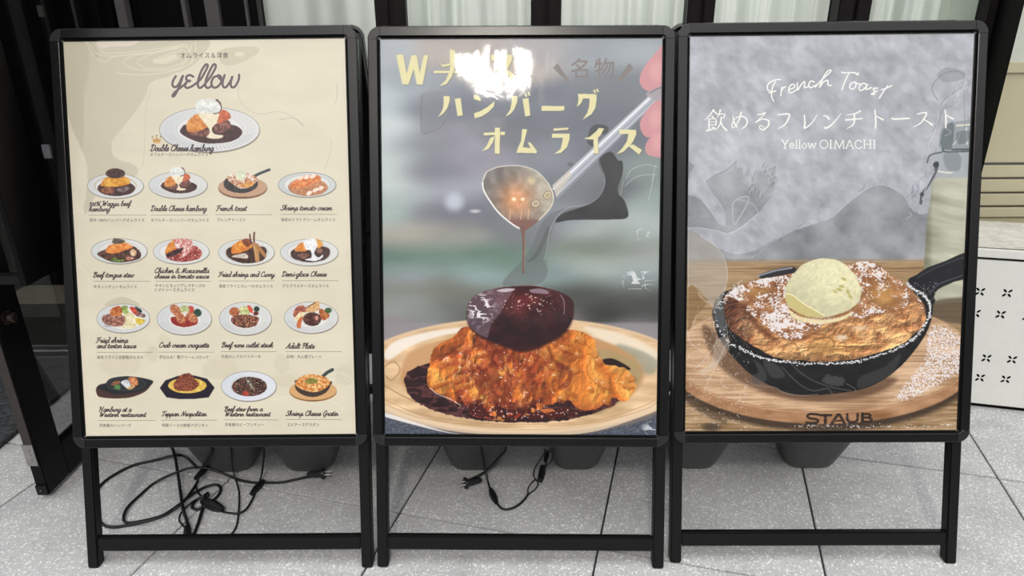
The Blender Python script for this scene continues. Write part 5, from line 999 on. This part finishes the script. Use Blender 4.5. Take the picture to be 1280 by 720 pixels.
def half(root, s, f, rear=False):
    w = s['w']; z0, z1 = FL, FL+FH
    pf = 'rear_' if rear else ''
    # rails
    for nm, fn, a, b in ((pf+'frame_rail', lambda u, v, t: (t, v, z1-u), -w/2+RW, w/2-RW), (pf+'frame_rail', lambda u, v, t: (t, v, z0+u), -w/2+RW, w/2-RW), (pf+'frame_rail', lambda u, v, t: (-w/2+u, v, t), z0+RW, z1-RW), (pf+'frame_rail', lambda u, v, t: (w/2-u, v, t), z0+RW, z1-RW)):
        MB().prism(PROF, fn, a+.0007, b-.0007).map(f).obj(nm, M['frame'], root, False); o = bpy.data.objects[C.objects[-1].name]; o.data.materials.append(M['slot'])
        for p_ in o.data.polygons:
            if len(p_.vertices) == 4 and all((v % len(PROF)) in (5, 6, 7) for v in p_.vertices): p_.material_index = 1
    for sx in (-1, 1):
        for top in (0, 1):
            px, pz = sx*(w/2-RW), (z1-RW if top else z0+RW); V = []; F = []; n = len(PROF); K = 9
            for k in range(K):
                a = math.pi/2*k/(K-1)
                for u, v in PROF: r = RW-u; V.append((px+sx*r*math.cos(a), v-.0006, pz+(1 if top else -1)*r*math.sin(a)))
            for k in range(K-1):
                for i in range(n-1): F.append((k*n+i, k*n+i+1, (k+1)*n+i+1, (k+1)*n+i))
            o = mesh(pf+'corner_cap', [f(*v) for v in V], F, M['cap'], root, True)
    # backing board
    MB().box(-w/2+.012, w/2-.012, .008, .019, z0+.012, z1-.012).map(f).obj(pf+'back_board', M['tube'], root)
    # legs run from the floor up behind the frame
    for sx in (-1, 1):
        xo = sx*(w/2-.001); xi = xo-sx*.0255
        b = MB().box(min(xo, xi), max(xo, xi), LD, LD+.0255, 0, z1-.01, .003)
        tl = math.tan(s['lean']); sr_ = math.sin(s['rl'])
        def cut(x, y, z):
            if z < .02: z = z+y*tl-x*sr_
            return f(x, y, z)
        lg = b.map(cut).obj(pf+'leg', M['tube'], root, True)
    cb = MB().box(-w/2+.026, w/2-.026, LD+.001, LD+.021, .050, .083, .003).map(f).obj(pf+'crossbar', M['tube'], root, True)
def film_surface(s, f, seed, amp):
    w = s['w']; x0, x1, z0, z1 = -w/2+RW-.002, w/2-RW+.002, FL+RW-.002, FL+FH-RW+.002
    nx, nz = 130, 180; X, Z = np.meshgrid(np.linspace(x0, x1, nx), np.linspace(z0, z1, nz)); U, T = (X-x0)/(x1-x0), (Z-z0)/(z1-z0)
    d = (fbm(X*9, Z*7, seed, 3)-.5)*1.6
    # ripples pulled in from the clamped edges
    d += (fbm(X*55, Z*6, seed+4, 2)-.5)*.7*np.exp(-(1-T)/.07)+(fbm(X*6, Z*60, seed+5, 2)-.5)*(.8 if seed == 23 else .35)*(np.exp(-U/.08)+.6*np.exp(-(1-U)/.06))+(fbm(X*40, Z*9, seed+6, 2)-.5)*.5*np.exp(-T/.05)
    d = d+(seed == 23)*((fbm(X*22, Z*14, 77, 2)-.5)*1.1*np.exp(-(((X+.02)/.2)**2+((Z-1.13)/.06)**2)))
    edge = np.clip(np.minimum(np.minimum(U, 1-U)/.06, np.minimum(T, 1-T)/.03), 0, 1)
    Yd = .0052-.0014-np.clip(d, -.9, .9)*amp*edge
    Yd = np.where(edge < 1, Yd*edge+(1-edge)*.0046, Yd)
    Yd = np.minimum(Yd, .0050)
    V = [f(a, b, c) for a, b, c in zip(X.ravel(), Yd.ravel(), Z.ravel())]
    F = [(j*nx+i, j*nx+i+1, (j+1)*nx+i+1, (j+1)*nx+i) for j in range(nz-1) for i in range(nx-1)]
    return V, F
def make_sign(idx, paint, label, res, seed, amp, sheet_label):
    s = SIGNS[idx]; f = sign_map(s); w = s['w']
    root = thing('folding_sign', label, 'sign', (s['x'], s['y'], 0), (0, 0, s['yaw']))
    half(root, s, f); half(root, s, sign_map(s, True), True)
    # stay bars and hinge between the halves
    fr = sign_map(s, True)
    for sx in (-1, 1):
        x = sx*(w/2-.034)
        a = Vector(f(x, .045, .74)); b = Vector(fr(x, .045, .70)); MB().tube([a, b], .006, 6).obj('stay_bar', M['tube'], root)
        t0 = Vector(f(x, .035, FL+FH-.02)); t1 = Vector(fr(x, .035, FL+FH-.02)); MB().tube([t0+Vector((0, -.01, 0)), t1+Vector((0, .01, 0))], .009, 8).obj('hinge', M['tube'], root)
    # printed sheet: flat, its artwork written into an image texel by texel
    x0, x1, z0, z1 = -w/2+RW-.003, w/2-RW+.003, FL+RW-.003, FL+FH-RW+.003; yp = .0060
    TW = int((x1-x0)*res); TH = int((z1-z0)*res)
    U, T = np.meshgrid((np.arange(TW)+.5)/TW, (np.arange(TH)+.5)/TH)          # T from top
    LX, LZ = x0+(x1-x0)*U, z1-(z1-z0)*T; P = np.stack(f(LX, np.full_like(LX, yp), LZ), -1)
    X, Y = proj(to_world(s, P)); A = Art(X, Y); paint(A)
    im = bpy.data.images.new('sheet_artwork', TW, TH); px = np.ones((TH, TW, 4), np.float32); px[..., :3] = np.clip(A.im, 0, 1)[::-1]; im.pixels.foreach_set(px.ravel()); im.update(); im.pack()
    q = NT('printed_sheet'); tx = q.n('TexImage'); tx.image = im; tx.extension = 'EXTEND'; q.l(tx.outputs[0], q.b.inputs['Base Color']); q.b.inputs['Roughness'].default_value = .55; q.b.inputs['Specular IOR Level'].default_value = .25
    o = mesh('printed_sheet', [f(x0, yp, z0), f(x1, yp, z0), f(x1, yp, z1), f(x0, yp, z1)], [(0, 1, 2, 3)], q.m, root)
    uv = o.data.uv_layers.new(name='print'); co = {0: (0, 0), 1: (1, 0), 2: (1, 1), 3: (0, 1)}
    for l in o.data.loops: uv.data[l.index].uv = co[l.vertex_index]
    o['label'] = sheet_label
    V, F = film_surface(s, f, seed, amp); fo = mesh('cover_film', V, F, M['film'], root, 'all', recalc=False); fo['label'] = 'wrinkled clear plastic film over the sheet'
    return root
make_sign(0, paint_menu_sheet, 'black folding sign at left holding the cream menu with rows of dishes', 1650, 11, .0016, 'cream menu sheet with seventeen pictured dishes')
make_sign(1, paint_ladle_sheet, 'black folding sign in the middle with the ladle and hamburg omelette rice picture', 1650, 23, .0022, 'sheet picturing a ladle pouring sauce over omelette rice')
make_sign(2, paint_toast_sheet, 'black folding sign at right with the french toast skillet picture', 1650, 37, .0017, 'sheet picturing french toast and ice cream in a black skillet')
# ------------------------------------------------------------------ weight tubs standing between the sign halves
def tub(cx, y0, wb, db, hh, label, lip=.012, rot=0):
    root = thing('weight_tub', label, 'tub', (cx, y0, 0), (0, 0, rot), 'grey-green tubs behind the signs')
    def loop(z, gx, r, n=6):
        w, d = wb/2+gx, db/2+gx; out = []
        for qx, qy, a0 in ((1, 1, 0), (-1, 1, 90), (-1, -1, 180), (1, -1, 270)):
            for k in range(n+1): a = math.radians(a0+90*k/n); out.append((qx*(w-r)+r*math.cos(a), db/2+qy*(d-r)+r*math.sin(a), z))
        return out
    L = [loop(.0, -.014, .03), loop(.002, -.006, .034), loop(.007, -.001, .037), loop(.016, .004, .04), loop(hh-.012, .004+(hh-.03)*.30, .045), loop(hh-.012, .012+(hh-.03)*.30, .05), loop(hh, .013+(hh-.03)*.30, .05), loop(hh, .004+(hh-.03)*.30, .045), loop(hh-.05, -.004+(hh-.03)*.2, .04)]
    n = len(L[0]); V = [p for l in L for p in l]; F = [tuple(range(n))[::-1]]
    for j in range(len(L)-1):
        for i in range(n): F.append((j*n+i, j*n+(i+1) % n, (j+1)*n+(i+1) % n, (j+1)*n+i))
    F.append(tuple(range((len(L)-1)*n, len(L)*n)))
    mesh('tub_body', V, F, M['tub'], root, True)
    return root
TUBS = []
for cx, wb, lb in ((-.800, .135, 'grey-green tub behind the left sign, the one further left'), (-.573, .130, 'grey-green tub behind the left sign, next to the plug'), (-.108, .13, 'grey-green rounded tub behind the middle sign, above its lying plug'), (.178, .12, 'grey-green tub behind the right part of the middle sign'), (.508, .12, 'grey-green tub behind the left leg of the right sign'), (.832, .135, 'grey-green tub under the centre of the right sign')):
    tub(cx, 1.578, wb, .11, .15, lb); TUBS.append((cx, wb))

# ------------------------------------------------------------------ power cords
def pts(ox, oy, s, P, z=.0045):
    out = []
    for q in P:
        zz = q[2] if len(q) > 2 else z; p = floor_at(ox+q[0]/s, oy+q[1]/s, zz)
        if p[1] > 1.55 and any(abs(p[0]-a) < b/2+.07 for a, b in TUBS): p = wall_at(ox+q[0]/s, oy+q[1]/s, 1.545)   # passes in front of a tub
        out.append(tuple(p))
    return out
def connector(p, d, parent, L=.045, r=.0075):
    p, d = Vector(p), Vector(d).normalized(); MB().tube([p-d*L*.5, p-d*L*.35, p-d*L*.1, p+d*L*.1, p+d*L*.35, p+d*L*.5], [r*.5, r*.75, r, r, r*.75, r*.5], 8).obj('connector', M['cord'], parent, True)
def plug(p, d, parent):
    p, d = Vector(p), Vector(d).normalized(); p = Vector((p.x, p.y, max(p.z, .016)))
    o = MB().tube([p-d*.045, p-d*.038, p-d*.02, p-d*.004], [.005, .008, .0095, .010], 10).tube([p-d*.004, p+d*.003], .0155, 14).obj('plug', M['cord'], parent, True)
    sd = d.cross(Vector((0, 0, 1))).normalized()
    for k in (-1, 1): q = p+sd*.0065*k; MB().tube([q+d*.003, q+d*.020], .0022, 4).obj('blade', M['metal'], o)
def lift(P, hs=(.05, .16)):
    """let the last point climb up behind the sign"""
    a = Vector(P[-1]); return P+[tuple(a+Vector((0, -.012, hs[0]))), tuple(a+Vector((0, -.01, hs[1])))]
def cord(label, P, r, group='power cords under the signs'):
    P = spl3(P); loc = Vector(P[0]); root = thing('power_cord', label, 'cord', (loc.x, loc.y, 0), group=group)
    o = MB().tube([Vector(p)-Vector((loc.x, loc.y, 0)) for p in P], r, 7).obj('cable', M['cord'], root, 'all'); return root, Vector((loc.x, loc.y, 0))
Z = (90, 550, 5.333)
P1 = pts(*Z, [(1650,235),(1600,240),(1500,262),(1400,283),(1300,285),(1200,283,.006),(1100,262,.010),(1000,220,.010),(900,188,.007),(800,186),(700,215,.010),(560,280),(450,370),(370,450),(343,520),(365,550),(450,543),(560,518),(640,488),(720,435,.012),(765,385,.010),(830,290),(852,220),(890,145),(935,70)])
r, o0 = cord('thick black cord with a two-pin plug, looping across the floor under the left sign', lift(P1), .0036)
plug(Vector(P1[0])-o0+Vector((.012, 0, .006)), Vector((1, .05, .02)), r)
connector(Vector(pts(*Z, [(868,215,.008)])[0])-o0, Vector((.25, 1, 0)), r, .06, .009)
P2 = pts(*Z, [(905,352),(880,372,.011),(830,400),(800,445),(835,462),(900,430,.010),(970,375),(992,325),(960,298),(880,318),(780,378,.010),(700,442,.010),(600,505,.010),(480,545,.010),(370,568),(270,580),(205,562),(165,500),(150,420),(170,330),(250,252),(400,172),(540,138),(680,103,.011),(745,106),(790,140),(835,185,.004)])
r, o0 = cord('black cord making the wide outer loop behind the left leg of the left sign', P2, .0038)
P3 = pts(*Z, [(890,365,.012),(872,450,.008),(840,560),(800,655),(790,640,.008),(765,540,.008),(740,460,.016),(722,340,.012),(705,220,.016),(690,130,.017),(672,62,.012)])
r, o0 = cord('thick black cord dropping straight down and doubling back in a narrow V', lift(P3), .0042)
P4 = pts(*Z, [(820,400),(770,440,.01),(725,490),(714,535),(740,570),(765,600),(795,655)])
r, o0 = cord('thin short black cord with a dark connector beside the V-shaped cord', P4, .0022); connector(Vector(pts(*Z, [(768,607,.007)])[0])-o0, Vector((.35, -1, 0)), r, .05, .009)
P5 = pts(*Z, [(1020,668),(1068,622),(1100,560),(1114,430),(1110,330),(1078,220,.011),(1066,130),(1062,65)])
r, o0 = cord('thin black cord curving down to the crossbar right of the tangle', lift(P5), .0024)
P6 = pts(*Z, [(890,400,.010),(940,432,.009),(1000,475),(1060,487),(1110,488,.009),(1160,462),(1200,400),(1235,320),(1262,240),(1275,150),(1280,65)])
r, o0 = cord('black cord with two connectors in a U between the two tubs of the left sign', lift(P6), .0028)
connector(Vector(pts(*Z, [(1237,315,.008)])[0])-o0, Vector((.25, 1, 0)), r, .06, .0095); connector(Vector(pts(*Z, [(935,435,.010)])[0])-o0, Vector((1, -.5, 0)), r, .075, .014)
P7 = pts(*Z, [(905,352,.012),(912,372),(890,385,.012),(860,372),(840,350),(826,300),(850,250,.005)])
r, o0 = cord('thin black cord curl at the middle of the tangle', P7, .0022)
Z = (500, 550, 5.333)
Q1 = pts(*Z, [(480,258,.012),(520,240),(570,208),(610,170),(660,115),(705,62)])
r, o0 = cord('short black cord ending in a two-pin plug under the left of the middle sign', lift(Q1), .0036); plug(Vector(pts(*Z, [(412,292,.014)])[0])-o0+Vector((.01, 0, 0)), Vector((-1, -.35, 0)), r)
Q2 = pts(*Z, [(855,360),(820,408),(765,448),(700,463),(658,438),(625,380,.008),(592,300),(565,180,.009),(543,62)])
r, o0 = cord('black cord in a U under the middle sign with a split loop', lift(Q2), .0030)
connector(Vector(pts(*Z, [(622,372,.008)])[0])-o0, Vector((-.3, 1, 0)), r, .06, .0095)
for L_ in ([(855,360),(852,330),(872,290),(905,262)], [(855,360),(895,335),(920,300),(915,278),(905,262)], [(905,262),(890,235),(900,185),(940,125),(975,62)], [(965,185),(1005,145),(1018,100),(1012,62)], [(965,180),(985,120),(1000,62)], [(960,62),(968,110),(978,150),(960,190)]):
    q = spl3([Vector(p)-o0 for p in pts(*Z, L_)], 6); MB().tube(q, .0018, 6).obj('wire', M['cord'], r, 'all')
a = Vector(pts(*Z, [(945,222,.008)])[0])-o0; MB().tube([a+Vector((-.006, -.03, 0)), a, a+Vector((.004, .03, 0))], [.008, .010, .008], 6).obj('connector', M['cord'], r, True); a = Vector(pts(*Z, [(975,110,.008)])[0])-o0; connector(a, Vector((.2, 1, 0)), r, .05, .006)

# ------------------------------------------------------------------ open door leaf at the left
DX, DY0, DY1 = -1.225, 1.478, 2.27; T = .030
dl = tag(MB().box(DX-T, DX, DY0, DY0+.09, .012, 2.2, .002).box(DX-T, DX, DY0+.0902, DY1-.0702, .012, .112).box(DX-T, DX, DY1-.07, DY1, .012, 2.2, .002).box(DX-T, DX, DY0+.0902, DY1-.0702, 2.1, 2.2).obj('door_1', M['black']), 'open black glazed door leaf at the left, standing at right angles to the shop', kind='structure')
MB().box(DX-T*.6, DX-T*.4, DY0+.085, DY1-.06, .108, 2.1).obj('pane', M['doorglass'], dl)
MB().box(DX-T+.003, DX-.005, DY0-.0015, DY0+.002, .165, 2.15).obj('edge_strip', plain('brown_edge_strip', (52, 46, 44), .6), dl)
MB().box(DX-T-.002, DX-.004, DY0-.003, DY0+.002, .104, .168, .0008).obj('latch_plate', M['metal'], dl)
for z in (.125, .138, .150): MB().tube([(DX-.016, DY0-.006, z), (DX-.016, DY0, z)], .0025, 8).obj('screw', M['metal'], dl)
MB().box(DX-T+.001, DX-.002, DY0-.004, DY0+.001, .014, .042).obj('end_cap', M['dark'], dl); MB().tube([(DX-.017, DY0-.006, .028), (DX-.017, DY0-.002, .028)], .0022, 8).obj('screw', M['metal'], dl)
hx = wall_at(19, 397, 1.512); hz = float(hx[2]); hx = float(hx[0])
MB().tube([(DX-.001, 1.512, hz), (DX+.004, 1.512, hz), (DX+.006, 1.512, hz), (hx-.016, 1.512, hz), (hx-.014, 1.512, hz), (hx-.003, 1.512, hz), (hx, 1.512, hz)], [.017, .017, .0095, .0095, .0125, .0125, .009], 16).obj('door_handle', M['bronze'], dl, True)

# ------------------------------------------------------------------ hanging black display frame beside the door
c = Vector(wall_at(25, 351, 1.36)); cx, cz = c.x, c.z-.009
fr = thing('display_frame', 'black box frame standing out at the far left edge beside the door handle', 'frame', (cx, 1.36, cz))
MB().box(-.50, 0, 0, .022, 0, .020, .001).obj('bottom_rail', M['tube'], fr); MB().box(-.022, 0, .022, .12, 0, .020, .001).obj('side_rail', M['tube'], fr)
MB().box(-.038, 0, .085, .105, .018, 1.1, .0015).obj('upright', M['frame'], fr); MB().box(-.062, -.044, .10, .12, .018, 1.1, .0015).obj('upright', M['frame'], fr); MB().box(0.0, .012, .0, .12, -.004, 1.1, .001).obj('side_panel', M['black'], fr)
MB().box(-.46, -.44, .03, .05, -cz, 1.1).obj('upright', M['frame'], fr)
# rubber mat outside the door
tag(MB().box(-2.9, -1.515, 1.15, SHOP-.035, .0005, .012, .003).obj('door_mat', M['mat']), 'dark grey rough door mat at the left edge in front of the threshold', 'mat')
# switch plate on a dark inner partition
sp_ = wall_at(57, 190, 3.0)
tag(MB().box(-3.2, -1.1, 3.02, 3.08, 0, 2.9).obj('wall_partition', M['room']), None, kind='structure')
tag(MB().box(sp_[0]-.018, sp_[0]+.018, 3.006, 3.02, sp_[2]-.03, sp_[2]+.03, .002).obj('switch_plate', M['switch']), 'small light grey plate on the dark wall inside the shop', 'switch plate')
sp2 = wall_at(49, 14, 3.0)
tag(MB().box(sp2[0]-.012, sp2[0]+.012, 3.006, 3.02, sp2[2]-.022, sp2[2]+.022, .002).obj('wall_fitting', plain('dull_fitting', (96, 96, 90), .5)), 'tiny dull metal fitting high on the dark wall at the upper left', 'fitting')

# ------------------------------------------------------------------ white cabinet at the right
A0 = np.array([1.482, 1.903]); d = np.array([.9706, -.2407]); nrm = np.array([-d[1], d[0]])      # along the front, and backwards
ang = math.atan2(d[1], d[0]); cab = thing('cabinet', 'white low cabinet with four-petal cut-outs at the right edge, below the shutter', 'cabinet', (A0[0], A0[1], 0), (0, 0, ang))
p0 = np.array([A0[0], A0[1], 0]); n3 = np.array([nrm[0], nrm[1], 0])
ztop = plane_at(1260, 324, p0, n3)[2]
def loc(px, py): q = plane_at(px, py, p0, n3); v = q[:2]-A0; return float(v@d), float(q[2])
XL, XR, DP = -.14, .95, .30
MB().box(XL, XR, 0, DP, .012, ztop-.004, .003).obj('body', M['whitemetal'], cab)
MB().box(XL+.01, XR-.01, .008, DP-.01, 0, .012).obj('plinth', M['slot'], cab)
MB().box(XL, XR, -.002, DP+.02, ztop, ztop+.028, .003).obj('top_slab', M['whitemetal'], cab)
V = []; F = []; nx, ny = 60, 22; q = np.random.RandomState(2)
for j in range(ny+1):
    for i in range(nx+1):
        x, y = XL+.004+(XR-XL-.008)*i/nx, .004+(DP+.01)*j/ny; V.append((x, y, ztop+.0285+.004*float(ridge(np.array([x*14.]), np.array([y*26.]), 5, 2)[0])))
for j in range(ny):
    for i in range(nx): a = j*(nx+1)+i; F.append((a, a+1, a+nx+2, a+nx+1))
mesh('crinkled_cover', V, F, M['wrap'], cab, 'all')
MB().box(XL+.002, XR-.002, .001, .02, ztop-.005, ztop+.001).obj('shadow_gap', M['slot'], cab)
def motif(x, z, s=.0105):
    mb = MB()
    for a in (45, 135, 225, 315):
        a = math.radians(a); ca, sa = math.cos(a), math.sin(a); K = 10; V = []
        for yy in (-.0008, .002):
            for k in range(K):
                t = 2*math.pi*k/K; u, v = s*(.95+.62*math.cos(t)), s*.30*math.sin(t); V.append((x+u*ca-v*sa, yy, z+u*sa+v*ca))
        mb.add(V, [tuple(range(K)), tuple(range(K, 2*K))]+[(k, (k+1) % K, (k+1) % K+K, k+K) for k in range(K)])
    return mb.obj('petal_cutout', M['slot'], cab)
Mt = [loc(*p) for p in ((1225, 364.5), (1259, 366.3), (1219.5, 391.5), (1250.7, 393), (1233, 447.6), (1265, 449.4), (1225, 472), (1257, 474))]
px_ = Mt[1][0]-Mt[0][0]
for (x, z) in Mt: motif(x, z)
for k in range(1, 8):
    for (x, z) in (Mt[1], Mt[3], Mt[5], Mt[7]):
        if x+px_*k < XR-.03: motif(x+px_*k, z)
